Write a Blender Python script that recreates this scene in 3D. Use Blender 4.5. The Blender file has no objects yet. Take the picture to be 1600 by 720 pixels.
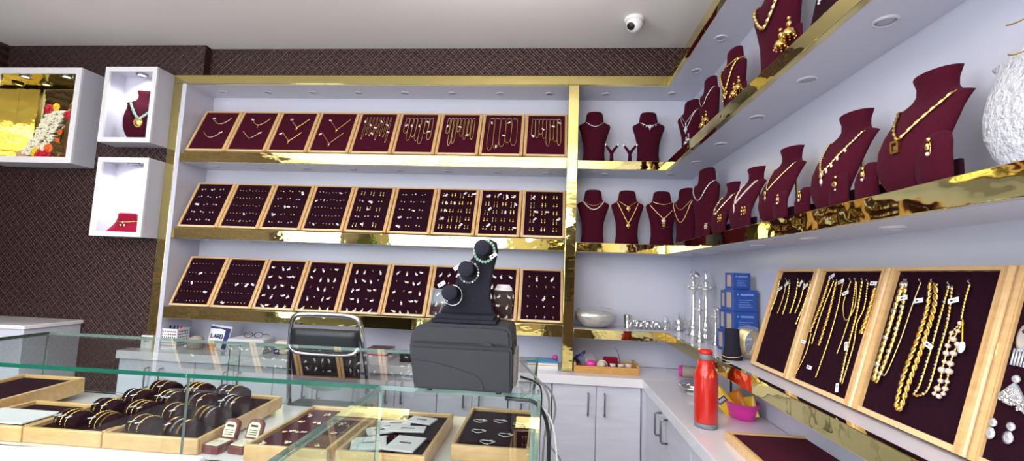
import bpy, bmesh, math, random
from mathutils import Vector, Matrix, Euler
random.seed(7)
PI = math.pi
S = bpy.context.scene
COL = S.collection
# ------------------------------------------------------------------ camera
CAM = Vector((2.2702, -2.5194, 1.3221)); YAW, PITCH, ROLL, FPX = -0.08212, 0.09137, 0.03758, 707.37
_f = Vector((math.sin(YAW)*math.cos(PITCH), math.cos(YAW)*math.cos(PITCH), math.sin(PITCH)))
_r = Vector((math.cos(YAW), -math.sin(YAW), 0)); _u = _r.cross(_f)
CR = math.cos(ROLL)*_r + math.sin(ROLL)*_u; CU = -math.sin(ROLL)*_r + math.cos(ROLL)*_u; CF = _f
cd = bpy.data.cameras.new('camera'); cam = bpy.data.objects.new('camera', cd); COL.objects.link(cam)
cd.sensor_width = 36; cd.lens = FPX/1600*36; cd.clip_start = .02
mw = Matrix.Identity(4)
for i in range(3):
    mw[i][0] = CR[i]; mw[i][1] = CU[i]; mw[i][2] = -CF[i]; mw[i][3] = CAM[i]
cam.matrix_world = mw; S.camera = cam
def on(px, py, ax, val):
    v = CF + (px-800)/FPX*CR - (py-360)/FPX*CU
    return CAM + v*((val-CAM[ax])/v[ax])
def on_mat(M, px, py):                     # point of the tray face seen at a pixel, in the tray's own frame
    v = CF + (px-800)/FPX*CR - (py-360)/FPX*CU
    I = M.inverted(); a = I @ CAM; b = I.to_3x3() @ v
    return a + b*(-a.z/b.z)
# ------------------------------------------------------------------ materials
def lin(c): return tuple(((x/255+.055)/1.055)**2.4 if x/255 > .04045 else x/255/12.92 for x in c)
def mat(name, rgb=(200,200,200), rough=.5, metal=0, spec=.5, bump=0, bscale=50, var=0, vscale=8, coat=0, sheen=0, emit=None, es=0, stretch=None):
    m = bpy.data.materials.new(name); m.use_nodes = True; nt = m.node_tree; b = nt.nodes['Principled BSDF']
    c = lin(rgb)+(1,)
    b.inputs['Base Color'].default_value = c; b.inputs['Roughness'].default_value = rough
    b.inputs['Metallic'].default_value = metal; b.inputs['Specular IOR Level'].default_value = spec
    if coat: b.inputs['Coat Weight'].default_value = coat; b.inputs['Coat Roughness'].default_value = .08
    if sheen:
        b.inputs['Sheen Weight'].default_value = sheen; b.inputs['Sheen Roughness'].default_value = .45
        b.inputs['Sheen Tint'].default_value = (.8,.25,.35,1)
    if emit: b.inputs['Emission Color'].default_value = lin(emit)+(1,); b.inputs['Emission Strength'].default_value = es
    if bump or var:
        tc = nt.nodes.new('ShaderNodeTexCoord'); mp = nt.nodes.new('ShaderNodeMapping')
        nt.links.new(tc.outputs['Object'], mp.inputs[0])
        if stretch: mp.inputs['Scale'].default_value = stretch
    if bump:
        n = nt.nodes.new('ShaderNodeTexNoise'); n.inputs['Scale'].default_value = bscale; n.inputs['Detail'].default_value = 4
        nt.links.new(mp.outputs[0], n.inputs[0])
        bp = nt.nodes.new('ShaderNodeBump'); bp.inputs['Strength'].default_value = bump; bp.inputs['Distance'].default_value = .01
        nt.links.new(n.outputs[0], bp.inputs['Height']); nt.links.new(bp.outputs[0], b.inputs['Normal'])
    if var:
        n = nt.nodes.new('ShaderNodeTexNoise'); n.inputs['Scale'].default_value = vscale; n.inputs['Detail'].default_value = 6
        nt.links.new(mp.outputs[0], n.inputs[0])
        r = nt.nodes.new('ShaderNodeValToRGB'); nt.links.new(n.outputs[0], r.inputs[0])
        r.color_ramp.elements[0].position = .3; r.color_ramp.elements[1].position = .7
        r.color_ramp.elements[0].color = tuple(x*(1-var) for x in c[:3])+(1,)
        r.color_ramp.elements[1].color = tuple(min(1, x*(1+var)) for x in c[:3])+(1,)
        nt.links.new(r.outputs[0], b.inputs['Base Color'])
    return m
def glassy(name, tint, fac=1.0, ior=1.5, rough=0.0, haze=0):
    m = bpy.data.materials.new(name); m.use_nodes = True; nt = m.node_tree; nt.nodes.clear()
    o = nt.nodes.new('ShaderNodeOutputMaterial'); t = nt.nodes.new('ShaderNodeBsdfTransparent'); g = nt.nodes.new('ShaderNodeBsdfGlossy')
    t.inputs[0].default_value = tint+(1,); g.inputs['Roughness'].default_value = rough; g.inputs[0].default_value = (fac,fac,fac,1)
    fr = nt.nodes.new('ShaderNodeFresnel'); fr.inputs[0].default_value = ior
    mx = nt.nodes.new('ShaderNodeMixShader'); 
    ge = nt.nodes.new('ShaderNodeNewGeometry'); su = nt.nodes.new('ShaderNodeMath'); su.operation = 'SUBTRACT'; su.inputs[0].default_value = 1; nt.links.new(ge.outputs['Backfacing'], su.inputs[1])
    mu = nt.nodes.new('ShaderNodeMath'); mu.operation = 'MULTIPLY'; nt.links.new(fr.outputs[0], mu.inputs[0]); nt.links.new(su.outputs[0], mu.inputs[1]); nt.links.new(mu.outputs[0], mx.inputs[0]); nt.links.new(t.outputs[0], mx.inputs[1]); nt.links.new(g.outputs[0], mx.inputs[2])
    out = mx.outputs[0]
    if haze:
        df = nt.nodes.new('ShaderNodeBsdfDiffuse'); df.inputs[0].default_value = (.85,.85,.87,1); m2 = nt.nodes.new('ShaderNodeMixShader'); m2.inputs[0].default_value = haze
        nt.links.new(out, m2.inputs[1]); nt.links.new(df.outputs[0], m2.inputs[2]); out = m2.outputs[0]
    nt.links.new(out, o.inputs[0]); return m
M = {}
M['white'] = mat('white_laminate', (206,205,218), .28, bump=.02, bscale=3)
M['whitetop'] = mat('white_counter_laminate', (236,232,236), .2, coat=.3)
M['door'] = mat('white_door_laminate', (215,215,226), .3, var=.05, vscale=4, stretch=(1,1,12))
M['ceil'] = mat('ceiling_paint', (232,226,223), .85, bump=.05, bscale=2)
M['floor'] = mat('floor_tile', (205,202,198), .25, var=.1, vscale=3)
M['paint'] = mat('cream_wall_paint', (180,170,140), .8)
M['gold_mirror'] = mat('gold_mirror_acrylic', (222,206,136), .035, metal=1, bump=.5, bscale=2.6, stretch=(1,1,1.6))
M['wood'] = mat('pale_varnished_wood', (222,178,122), .3, coat=.6, var=.12, vscale=5, stretch=(3,14,14))
M['wood_edge'] = mat('pale_wood_lip', (236,200,150), .35, coat=.3, var=.08, vscale=8)
M['bamboo'] = mat('bamboo_wood', (206,152,82), .4, var=.15, vscale=9, stretch=(2,12,12))
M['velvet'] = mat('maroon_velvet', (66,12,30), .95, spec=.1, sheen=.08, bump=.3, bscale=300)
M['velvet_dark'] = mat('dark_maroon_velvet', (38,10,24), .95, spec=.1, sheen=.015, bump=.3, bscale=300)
M['velvet_red'] = mat('red_velvet', (140,20,48), .9, spec=.1, sheen=.4)
M['velvet_black'] = mat('black_velvet', (36,36,46), .9, spec=.2, sheen=.0, bump=.2, bscale=300)
M['gold'] = mat('gold_metal', (240,200,116), .24, metal=1)
M['gold_pale'] = mat('pale_gold_metal', (246,216,150), .25, metal=1)
M['silver'] = mat('silver_metal', (230,228,226), .22, metal=1)
M['silver_wrap'] = mat('silver_in_film', (226,222,214), .25, metal=.75, bump=.9, bscale=45)
M['pearl'] = mat('pearl', (222,196,184), .2, coat=.8)
M['pink_pearl'] = mat('pink_stone', (240,190,200), .2, coat=.8)
M['gem'] = mat('crystal', (232,232,240), .08, metal=.6)
M['blue_gem'] = mat('blue_stone', (20,30,90), .1, coat=1)
M['tag'] = mat('white_paper_tag', (245,243,244), .6)
M['ink'] = mat('dark_print', (40,40,46), .7)
M['chrome'] = mat('chrome', (225,225,228), .12, metal=1)
M['steel'] = mat('brushed_steel', (150,150,154), .35, metal=1)
M['vinyl'] = mat('black_vinyl', (34,36,42), .42, bump=.1, bscale=60)
M['printer'] = mat('dark_grey_plastic', (29,31,38), .6, bump=.08, bscale=400)
M['printer_dark'] = mat('darker_grey_plastic', (26,28,34), .5)
M['putty'] = mat('putty_grey_plastic', (150,146,144), .5)
M['black'] = mat('black_plastic', (18,18,20), .4)
M['cable_grey'] = mat('grey_cable', (140,136,134), .45)
M['white_plastic'] = mat('white_plastic', (238,234,236), .35)
M['red'] = mat('red_lacquer', (206,34,22), .22, coat=.5)
M['red_cap'] = mat('red_plastic', (214,40,32), .35)
M['grey_band'] = mat('grey_plastic', (120,124,130), .4)
M['pink'] = mat('magenta_plastic', (232,52,170), .32)
M['yellow'] = mat('yellow_wrapper', (244,196,40), .25, coat=.4, bump=.4, bscale=30)
M['orange'] = mat('orange_wrapper', (226,130,24), .3)
M['blue_box'] = mat('blue_carton', (38,74,152), .4, var=.1, vscale=12)
M['blue_dark'] = mat('navy_film', (28,40,104), .3)
M['pale_blue'] = mat('pale_blue_print', (120,150,210), .5)
M['cyan'] = mat('sky_blue_paper', (96,170,214), .5)
M['paper'] = mat('paper', (228,224,228), .7, bump=.2, bscale=20)
M['cream'] = mat('cream_satin', (226,216,192), .6)
M['maroon_box'] = mat('maroon_leatherette', (108,40,34), .4)
M['beige'] = mat('beige_cloth', (176,160,146), .8, bump=.3, bscale=60)
M['lav'] = mat('lavender_film', (180,170,214), .4)
M['turq'] = mat('turquoise_bead', (110,190,196), .25)
M['green_bead'] = mat('green_stone_bead', (150,186,160), .25)
M['grey_bead'] = mat('grey_bead', (120,120,112), .3)
M['flower_white'] = mat('jasmine_white', (240,232,206), .7)
M['flower_red'] = mat('red_petal', (190,16,44), .6)
M['flower_orange'] = mat('orange_petal', (236,104,30), .6)
M['flower_yellow'] = mat('yellow_petal', (246,206,40), .6)
M['idol'] = mat('bronze', (150,112,70), .4, metal=.7)
M['stone'] = mat('tan_fruit', (206,170,128), .7)
M['ring_white'] = mat('downlight_ring', (206,202,212), .4)
M['lens_dim'] = mat('unlit_lamp_lens', (176,174,184), .35)
M['lamp_on'] = mat('lit_lamp', (255,255,255), .5, emit=(255,250,240), es=14)
M['globe_on'] = mat('lit_globe', (255,255,255), .5, emit=(255,250,240), es=3)
M['panel_on'] = mat('lit_ceiling_panel', (255,255,255), .5, emit=(255,252,246), es=3)
M['day'] = mat('daylight_outside', (200,220,235), .5, emit=(226,240,255), es=2.2)
M['leaf'] = mat('green_leaves', (50,96,44), .6, var=.3)
M['white_crust'] = mat('white_beaded_plaster', (196,196,202), .8, bump=1, bscale=120)
M['dark_cabinet'] = mat('dark_brown_laminate', (60,44,38), .4)
M['edge_green'] = mat('green_glass_edge', (10,84,66), .15, coat=.2)
M['edge_pale'] = mat('pale_glass_edge', (140,166,158), .12, coat=.3)
M['glass'] = glassy('clear_glass', (.93,.965,.952))
M['acrylic'] = glassy('clear_acrylic', (.93,.93,.93), ior=1.45, rough=.04)
M['film'] = glassy('plastic_film', (.97,.97,.97), ior=1.4, rough=.15, haze=.13)
M['mirror'] = mat('mirror', (225,228,235), .02, metal=1)
def wallpaper():
    m = bpy.data.materials.new('embossed_wallpaper'); m.use_nodes = True; nt = m.node_tree; b = nt.nodes['Principled BSDF']
    N = nt.nodes.new; L = nt.links.new
    tc = N('ShaderNodeTexCoord'); mp = N('ShaderNodeMapping'); L(tc.outputs['Object'], mp.inputs[0]); mp.inputs['Rotation'].default_value = (PI/2,0,0)
    sp = N('ShaderNodeSeparateXYZ'); L(mp.outputs[0], sp.inputs[0])
    def mth(op, a, bb=None):
        n = N('ShaderNodeMath'); n.operation = op
        for i, x in enumerate((a, bb)):
            if x is None: continue
            if isinstance(x, (int, float)): n.inputs[i].default_value = x
            else: L(x, n.inputs[i])
        return n.outputs[0]
    k = 2*PI/.05
    sx = mth('SINE', mth('MULTIPLY', sp.outputs[0], k)); sz = mth('SINE', mth('MULTIPLY', sp.outputs[1], k))
    lat = mth('ABSOLUTE', mth('ADD', sx, sz))                     # diamond lattice
    k2 = 2*PI/.02
    fine = mth('MULTIPLY', mth('SINE', mth('MULTIPLY', sp.outputs[0], k2)), mth('SINE', mth('MULTIPLY', sp.outputs[1], k2)))
    nz = N('ShaderNodeTexNoise'); nz.inputs['Scale'].default_value = 130; L(mp.outputs[0], nz.inputs[0])
    h = mth('ADD', mth('ADD', mth('MULTIPLY', lat, .55), mth('MULTIPLY', fine, .8)), mth('MULTIPLY', nz.outputs[0], 2.2))
    r = N('ShaderNodeValToRGB'); L(mth('MULTIPLY', h, .30), r.inputs[0])
    r.color_ramp.elements[0].position = .15; r.color_ramp.elements[0].color = lin((96,66,56))+(1,)
    r.color_ramp.elements[1].position = .62; r.color_ramp.elements[1].color = lin((42,28,32))+(1,)
    L(r.outputs[0], b.inputs['Base Color']); b.inputs['Roughness'].default_value = .33; b.inputs['Metallic'].default_value = .4
    bp = N('ShaderNodeBump'); bp.inputs['Strength'].default_value = .5; bp.inputs['Distance'].default_value = .004
    L(h, bp.inputs['Height']); L(bp.outputs[0], b.inputs['Normal'])
    return m
M['wallpaper'] = wallpaper()
# ------------------------------------------------------------------ mesh builder
class MB:
    def __init__(s): s.b = bmesh.new(); s.ms = []
    def mi(s, m):
        if m not in s.ms: s.ms.append(m)
        return s.ms.index(m)
    def _fin(s, fs, m, smooth=False):
        i = s.mi(m)
        for f in fs: f.material_index = i; f.smooth = smooth
    def box(s, x0, x1, y0, y1, z0, z1, m, bev=0, T=None, seg=2):
        g = bmesh.new(); bmesh.ops.create_cube(g, size=1)
        for v in g.verts: v.co = Vector(((x0+x1)/2+v.co.x*(x1-x0), (y0+y1)/2+v.co.y*(y1-y0), (z0+z1)/2+v.co.z*(z1-z0)))
        if bev: bmesh.ops.bevel(g, geom=g.edges[:], offset=bev, segments=seg, affect='EDGES', profile=.5)
        s.merge(g, m, T, smooth=bool(bev) and seg > 2)
        return s
    def merge(s, g, m, T=None, smooth=False):
        if T is not None: bmesh.ops.transform(g, matrix=T, verts=g.verts[:])
        i = s.mi(m); mp = {}
        for v in g.verts: mp[v] = s.b.verts.new(v.co)
        for f in g.faces:
            try: nf = s.b.faces.new([mp[v] for v in f.verts]); nf.material_index = i; nf.smooth = smooth
            except ValueError: pass
        g.free()
    def grid(s, rows, m, close_u=False, caps=False, smooth=True):
        """rows: list of lists of points"""
        vs = [[s.b.verts.new(Vector(p)) for p in r] for r in rows]; i = s.mi(m); n = len(vs[0])
        for a in range(len(vs)-1):
            for k in range(n if close_u else n-1):
                f = s.b.faces.new((vs[a][k], vs[a][(k+1) % n], vs[a+1][(k+1) % n], vs[a+1][k])); f.material_index = i; f.smooth = smooth
        if caps:
            for r in (vs[0][::-1], vs[-1]):
                f = s.b.faces.new(r); f.material_index = i
        return s
    def lathe(s, prof, m, n=24, c=(0,0,0), T=None, sy=1, smooth=True, caps=True):
        rows = []
        for r, z in prof:
            rows.append([Vector((c[0]+r*math.cos(2*PI*k/n), c[1]+sy*r*math.sin(2*PI*k/n), c[2]+z)) for k in range(n)])
        if T is not None: rows = [[T @ p for p in r] for r in rows]
        return s.grid(rows, m, True, caps, smooth)
    def tube(s, pts, r, m, n=6, closed=False, cap=True):
        pts = [Vector(p) for p in pts]; N = len(pts); rows = []; up = Vector((0,0,1)); prev = None
        for i, p in enumerate(pts):
            a = pts[(i-1) % N] if (closed or i > 0) else p; b = pts[(i+1) % N] if (closed or i < N-1) else p
            t = (b-a).normalized() if (b-a).length > 1e-9 else Vector((0,0,1))
            if prev is None:
                x = t.cross(up if abs(t.dot(up)) < .9 else Vector((1,0,0))).normalized()
            else:
                x = prev - t*prev.dot(t)
                x = x.normalized() if x.length > 1e-6 else t.orthogonal().normalized()
            prev = x; y = t.cross(x); rr = r[i] if isinstance(r, (list, tuple)) else r
            rows.append([p + x*rr*math.cos(2*PI*k/n) + y*rr*math.sin(2*PI*k/n) for k in range(n)])
        if closed: rows.append(rows[0])
        return s.grid(rows, m, True, cap and not closed)
    def ball(s, c, r, m, seg=8, sc=(1,1,1), T=None):
        g = bmesh.new(); bmesh.ops.create_uvsphere(g, u_segments=seg, v_segments=max(4, seg//2+1), radius=1)
        for v in g.verts: v.co = Vector((c[0]+v.co.x*r*sc[0], c[1]+v.co.y*r*sc[1], c[2]+v.co.z*r*sc[2]))
        s.merge(g, m, T, True); return s
    def prism(s, poly, y0, y1, m, T=None, bev=0):
        """poly in x,z extruded along y"""
        g = bmesh.new(); vs = [g.verts.new((x, y0, z)) for x, z in poly]; f = g.faces.new(vs)
        e = bmesh.ops.extrude_face_region(g, geom=[f]); 
        for v in [v for v in e['geom'] if isinstance(v, bmesh.types.BMVert)]: v.co.y = y1
        bmesh.ops.recalc_face_normals(g, faces=g.faces[:])
        if bev: bmesh.ops.bevel(g, geom=[ed for ed in g.edges if abs(ed.verts[0].co.y-ed.verts[1].co.y) < 1e-6], offset=bev, segments=2, affect='EDGES')
        s.merge(g, m, T); return s
    def mesh(s, name):
        bmesh.ops.recalc_face_normals(s.b, faces=s.b.faces[:])
        me = bpy.data.meshes.new(name); s.b.to_mesh(me); s.b.free()
        for m in s.ms: me.materials.append(M[m])
        return me
def tag(o, label=None, cat=None, group=None, kind=None):
    if label: o['label'] = label
    if cat: o['category'] = cat
    if group: o['group'] = group
    if kind: o['kind'] = kind
    return o
def obj(name, mb, parent=None, label=None, cat=None, group=None, kind=None, mw=None):
    me = mb.mesh(name) if isinstance(mb, MB) else mb
    o = bpy.data.objects.new(name, me); COL.objects.link(o)
    if parent is not None: o.parent = parent
    if mw is not None: o.matrix_world = mw
    return tag(o, label, cat, group, kind)
def thing(name, label, cat, loc=(0,0,0), rotz=0, group=None, mw=None):
    o = bpy.data.objects.new(name, None); COL.objects.link(o); o.empty_display_size = .05
    o.matrix_world = mw if mw is not None else Matrix.Translation(Vector(loc)) @ Matrix.Rotation(rotz, 4, 'Z')
    return tag(o, label, cat, group)
def struct(name, mb): return obj(name, mb, kind='structure')
def TR(x=0, y=0, z=0, rx=0, ry=0, rz=0): return Matrix.Translation((x,y,z)) @ Euler((rx,ry,rz)).to_matrix().to_4x4()
# ------------------------------------------------------------------ key dimensions (metres)
ZT0, ZT1 = 2.399, 2.452
ZA0, ZA1, ZA1R = 1.914, 1.975, 1.962
ZB0, ZB1, ZB1R = 1.4495, 1.511, 1.500
ZC0, ZC1, ZC1R = .9784, 1.046, 1.0295
XR, XW, YW = 2.9055, 3.1132, .2303
XL0, XL1 = 2.3606, 2.4176
ZK, CEIL = .80, 2.645
# ------------------------------------------------------------------ room
struct('floor', MB().box(-1.3,3.3,-6.2,.5,-.05,0,'floor'))
struct('ceiling', MB().box(-1.3,3.3,-6.2,.5,CEIL,CEIL+.05,'ceil'))
w = MB(); w.box(-1.3,-.0585,0.0,.45,0,CEIL,'wallpaper'); w.box(-.0585,.125,0.0,.45,ZT1+.002,CEIL,'wallpaper'); w.box(.125,3.3,.05,.45,ZT1+.002,CEIL,'wallpaper')
w.box(-.0585,3.3,.262,.45,0,ZT1+.002,'paint'); struct('wall_back', w)
struct('wall_left', MB().box(-1.3,-1.21,-6.2,0,0,CEIL,'wallpaper'))
struct('wall_right', MB().box(3.15,3.3,-6.2,.262,0,CEIL,'paint'))
w = MB(); w.box(-1.3,3.3,-6.3,-6.2,2.2,CEIL,'paint'); w.box(-1.3,-.9,-6.3,-6.2,0,2.2,'paint'); w.box(1.5,3.3,-6.3,-6.2,0,2.2,'paint'); w.box(.2,.4,-6.3,-6.2,0,2.2,'paint')
struct('wall_front', w)
for k, (a, b) in enumerate(((-.9,.2),(.4,1.5))):
    f = MB()
    for bb in ((a,a+.04,.0,2.2),(b-.04,b,.0,2.2),(a,b,2.16,2.2),(a,b,0,.08),(a,b,1.0,1.04)): f.box(bb[0],bb[1],-6.27,-6.22,bb[2],bb[3],'steel')
    o = struct('window_%d' % (k+1), f); obj('pane', MB().box(a+.04,b-.04,-6.25,-6.244,.08,2.16,'glass'), o)
tag(obj('street_outside', MB().box(-3,4,-9.05,-9,-.2,4,'day')), kind='structure')
tag(obj('ground_outside', MB().box(-3,4,-9.05,-6.3,-.15,-.1,'floor')), kind='structure')
# ceiling light panels over the customer side
for k, (x, y) in enumerate(((-.3,-1.9),(1.2,-1.9),(2.4,-3.4),(.6,-3.6),(-.5,-5.0),(1.8,-5.2))):
    p = thing('ceiling_light', 'square lit ceiling panel behind the viewer over the shop floor', 'ceiling light', (x,y,CEIL), group='ceiling panels behind the viewer')
    obj('frame', MB().box(-.31,.31,-.31,.31,-.02,0,'white_plastic'), p); obj('diffuser', MB().box(-.29,.29,-.29,.29,-.024,-.02,'panel_on'), p)
def area(name, loc, size, power, color, rot=(0,0,0), sy=None):
    l = bpy.data.lights.new(name, 'AREA'); l.energy = power; l.color = color; l.size = size
    if sy: l.shape = 'RECTANGLE'; l.size_y = sy
    o = bpy.data.objects.new(name, l); COL.objects.link(o); o.location = loc; o.rotation_euler = rot; return o
area('ceiling_lamp', (.3,-2.1,CEIL-.03), 2.6, 13, (.93,.96,1), sy=1.4)
area('ceiling_lamp', (1.2,-4.2,CEIL-.03), 2.6, 18, (.93,.96,1), sy=1.8)
area('added_uplight', (-.1,-3.6,1.95), 1.6, 30, (.86,.93,1), rot=(PI,0,0), sy=2.2)  # unseen upward area lights, added in mid-room to brighten the ceiling
area('added_uplight', (2.1,-3.4,1.95), 1.6, 42, (1,.97,.93), rot=(PI,0,0), sy=2.2)
area('added_uplight', (2.1,-1.2,2.25), .9, 4.5, (1,.97,.93), rot=(PI,0,0), sy=.9)
area('daylight', (.3,-6.1,1.3), 2.2, 50, (.86,.92,1), rot=(PI/2,0,0), sy=2.0)
area('added_side_light', (-1.12,-3.9,1.5), 1.7, 26, (.84,.91,1), rot=(0,-PI/2,0), sy=1.6)  # added light from the left to lift the right wing
f = MB()
for bb in ((-4.75,-4.70,.65,2.35),(-3.10,-3.05,.65,2.35),(-4.70,-3.10,2.30,2.35),(-4.70,-3.10,.65,.70),(-3.92,-3.88,.70,2.30)): f.box(-1.209,-1.17,bb[0],bb[1],bb[2],bb[3],'steel')
o = struct('window_3', f); obj('pane', MB().box(-1.208,-1.202,-4.70,-3.10,.70,2.30,'day'), o)  # invented window with a glowing pane, goes with the added side light
for k, (x, y) in enumerate(((-.2,-3.3),(1.2,-3.9),(2.5,-3.5),(.5,-5.0),(2.0,-5.1))):  # unseen globe lamps, added to throw more light on the ceiling
    p = thing('added_globe_lamp', 'added white globe lamp hanging unseen behind the viewer', 'pendant lamp', (x,y,CEIL), group='added globe lamps behind the viewer')
    obj('cord', MB().tube([(0,0,0),(0,0,-.40)],.003,'white_plastic',6), p); obj('cap', MB().lathe([(.03,-.40),(.035,-.43),(.001,-.431)],'chrome',16), p); obj('globe', MB().ball((0,0,-.52),.09,'globe_on',20), p)
    l = bpy.data.lights.new('added_globe_light','POINT'); l.energy = 9; l.shadow_soft_size = .1; l.color = (.95,.97,1); lo = bpy.data.objects.new('added_globe_light', l); COL.objects.link(lo); lo.parent = p; lo.location = (0,0,-.66)
# ------------------------------------------------------------------ fixed shelving
YF = .021       # fascia thickness
def ledges(s):  # sloping rest boards behind the trays
    for z in (ZA1, ZB1, ZC1):
        s.prism([(0,0),(.028,0),(.018,.24),(.012,.24)], 0, 1, 'white', T=Matrix(((0,1,0,.03),(1,0,0,.19),(0,0,1,z),(0,0,0,1))) @ Matrix.Diagonal((1,2.32,1,1)))
sh = thing('display_shelf', 'tall white display shelf edged in gold mirror, three tiers holding velvet trays', 'shelf', (0,0,0))
obj('back_panel', MB().box(0,XL0,YW,YW+.02,ZK+.002,ZT0,'white'), sh)
obj('side_panel', MB().box(0,.026,.0,YW,ZK+.002,ZT0,'white'), sh, 'white left side panel')
obj('top_panel', MB().box(0,XL0,YF,YW,ZT0,ZT0+.02,'white'), sh)
m = MB(); m.box(-.0575,2.36,-.002,YF,ZT0,ZT1,'gold_mirror',.0015); m.box(-.0575,0,-.001,YF,ZK+.002,ZT0-.0005,'gold_mirror',.0015)
m.box(-.0575,-.036,.0,YW,ZK+.002,ZT0,'gold_mirror')
obj('mirror_frame', m, sh, 'gold mirror frame around the top and left')
obj('post', MB().box(XL0,XL1,-.002,YW,ZK+.002,ZT0,'gold_mirror',.0015), sh, 'gold mirror upright between the two shelf units')
for z0, z1 in ((ZA0,ZA1),(ZB0,ZB1),(ZC0,ZC1)):
    obj('shelf_board', MB().box(.028,XL0,YF,YW,z0,z1,'white'), sh)
    obj('fascia', MB().box(.028,XL0-.002,0,YF,z0,z1,'gold_mirror',.0015), sh, 'gold mirror fascia strip')
for z in (ZA1,ZB1,ZC1):
    g = MB(); g.grid([[(.05,.150,z+.0005),(2.34,.150,z+.0005)],[(.05,.178,z+.20),(2.34,.178,z+.20)],[(.05,.184,z+.20),(2.34,.184,z+.20)],[(.05,.200,z+.0005),(2.34,.200,z+.0005)]], 'white', smooth=False)
    obj('tray_rest', g, sh)
cs = thing('corner_display_shelf', 'white corner display shelf edged in gold mirror, holding the maroon busts', 'shelf', (0,0,0))
YE = -3.2   # how far the right wing runs
obj('back_panel', MB().box(XL1,XW,YW,YW+.02,ZK+.002,ZT0,'white'), cs)
obj('side_wall_panel', MB().box(XW,XW+.02,YE,YW+.02,ZK+.002,ZT0,'white'), cs)
obj('top_panel', MB().box(XL1,XW,YF,YW,ZT0,ZT0+.02,'white').box(XR+YF,XW,YE,YF,ZT0,ZT0+.02,'white'), cs)
m = MB(); m.box(2.36,XR,-.002,YF,ZT0,ZT1,'gold_mirror',.0015)
obj('mirror_frame', m, cs); obj('mirror_frame', MB().box(XR,XR+YF,YE,YF,ZT0,ZT1,'gold_mirror',.0015), cs)
for z0, z1 in ((ZA0,ZA1R),(ZB0,ZB1R),(ZC0,ZC1R)):
    obj('shelf_board', MB().box(XL1,XW,YF,YW,z0,z1,'white').box(XR+YF,XW,YE,YF,z0,z1,'white'), cs)
    obj('fascia', MB().box(XL1+.002,XR,0,YF,z0,z1-.0005,'gold_mirror',.0015), cs)
    obj('fascia', MB().box(XR,XR+YF,YE,YF,z0,z1-.0005,'gold_mirror',.0015), cs)
def downlight(x, y, z, parent, r=.026, lit=False):
    m = MB(); m.lathe([(r,0),(r,-.004),(r*.82,-.006),(r*.74,-.002),(r*.74,0)],'ring_white',20, c=(x,y,z), caps=False)
    o = obj('downlight', m, parent)
    obj('lens', MB().lathe([(r*.72,-.001),(r*.6,-.0035),(.0005,-.004)],'lens_dim',16, c=(x,y,z)), o)
for i in range(8): downlight(.169+i*.297, .13, ZT0, sh)
for z in (ZA0, ZB0):
    for i in range(8): downlight(.169+i*.297, .13, z, sh)
downlight(2.586,.13,ZT0,cs); downlight(2.965,.115,ZT0,cs); downlight(2.586,.13,ZA0,cs); downlight(2.955,.09,ZA0,cs)
for y in (-.19,-.52,-.86,-1.18,-1.49,-1.8):
    for z in (ZT0,ZA0,ZB0): downlight(3.008, y, z, cs)
# ------------------------------------------------------------------ base cabinets and worktop
XK, YK = 2.769, -.0948
m = MB(); m.box(-.145,-.0575,YK,-.001,ZK-.045,ZK,'whitetop',.002); m.box(-.0575,XW+.02,YK,YW+.02,ZK-.045,ZK,'whitetop',.002); obj('worktop', m, None, 'long white worktop below the shelves, running along the back wall', 'worktop')
m = MB(); m.box(XK,XW+.02,YE,YK-.001,ZK-.045,ZK,'whitetop',.002); obj('worktop', m, None, 'white worktop running along the right wall under the red bottle', 'worktop')
def handle(m, x, z0, z1, y, axis='y'):
    s = -1
    if axis == 'y': m.tube([(x,y,z1),(x,y-.024,z1),(x,y-.028,z1-.006),(x,y-.028,z0+.006),(x,y-.024,z0),(x,y,z0)], .0045, 'steel', 6)
    else: m.tube([(y,x,z1),(y-.024,x,z1),(y-.028,x,z1-.006),(y-.028,x,z0+.006),(y-.024,x,z0),(y,x,z0)], .0045, 'steel', 6)
def cab_back(x0, x1, label, group):
    yb = -.002 if x0 < -.05 else YW+.01
    c = thing('base_cabinet', label, 'cabinet', ((x0+x1)/2, 0, 0), group=group); h = (x1-x0)/2
    obj('body', MB().box(-h+.001,h-.001,-.055,yb,.08,ZK-.047,'white').box(-h+.001,h-.001,-.03,yb,0,.08,'dark_cabinet'), c)
    for a, b, hx in ((-h+.002,-.0015,-.042),(.0015,h-.002,.042)):
        d = obj('door', MB().box(a,b,-.075,-.056,.085,ZK-.05,'door',.002), c)
        q = MB(); handle(q, hx, .605, .712, -.075); obj('handle', q, d, 'steel bow handle')
xs = [-.14,.32,.78,1.24,1.70,2.08]
names = ['white two-door base cabinet at the far left end of the worktop','white two-door base cabinet, second from the left end, seen through the glass counter',
 'white two-door base cabinet left of the black chair','white two-door base cabinet behind the black chair','white two-door base cabinet behind the grey label printer']
for i in range(5): cab_back(xs[i], xs[i+1], names[i], 'base cabinets along the back wall')
cab_back(2.082, 2.309, 'narrow white base cabinet beside the right end of the glass counter', 'base cabinets along the back wall')
obj('corner_filler', MB().box(XK-.0005,XK+.0395,-.1085,-.057,0,ZK-.047,'white'), None, 'narrow white upright filler between the two cabinet runs in the corner', 'filler')
cab_back(2.311, XK-.002, 'white two-door base cabinet in the corner, left of the red bottle', 'base cabinets along the back wall')
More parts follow.
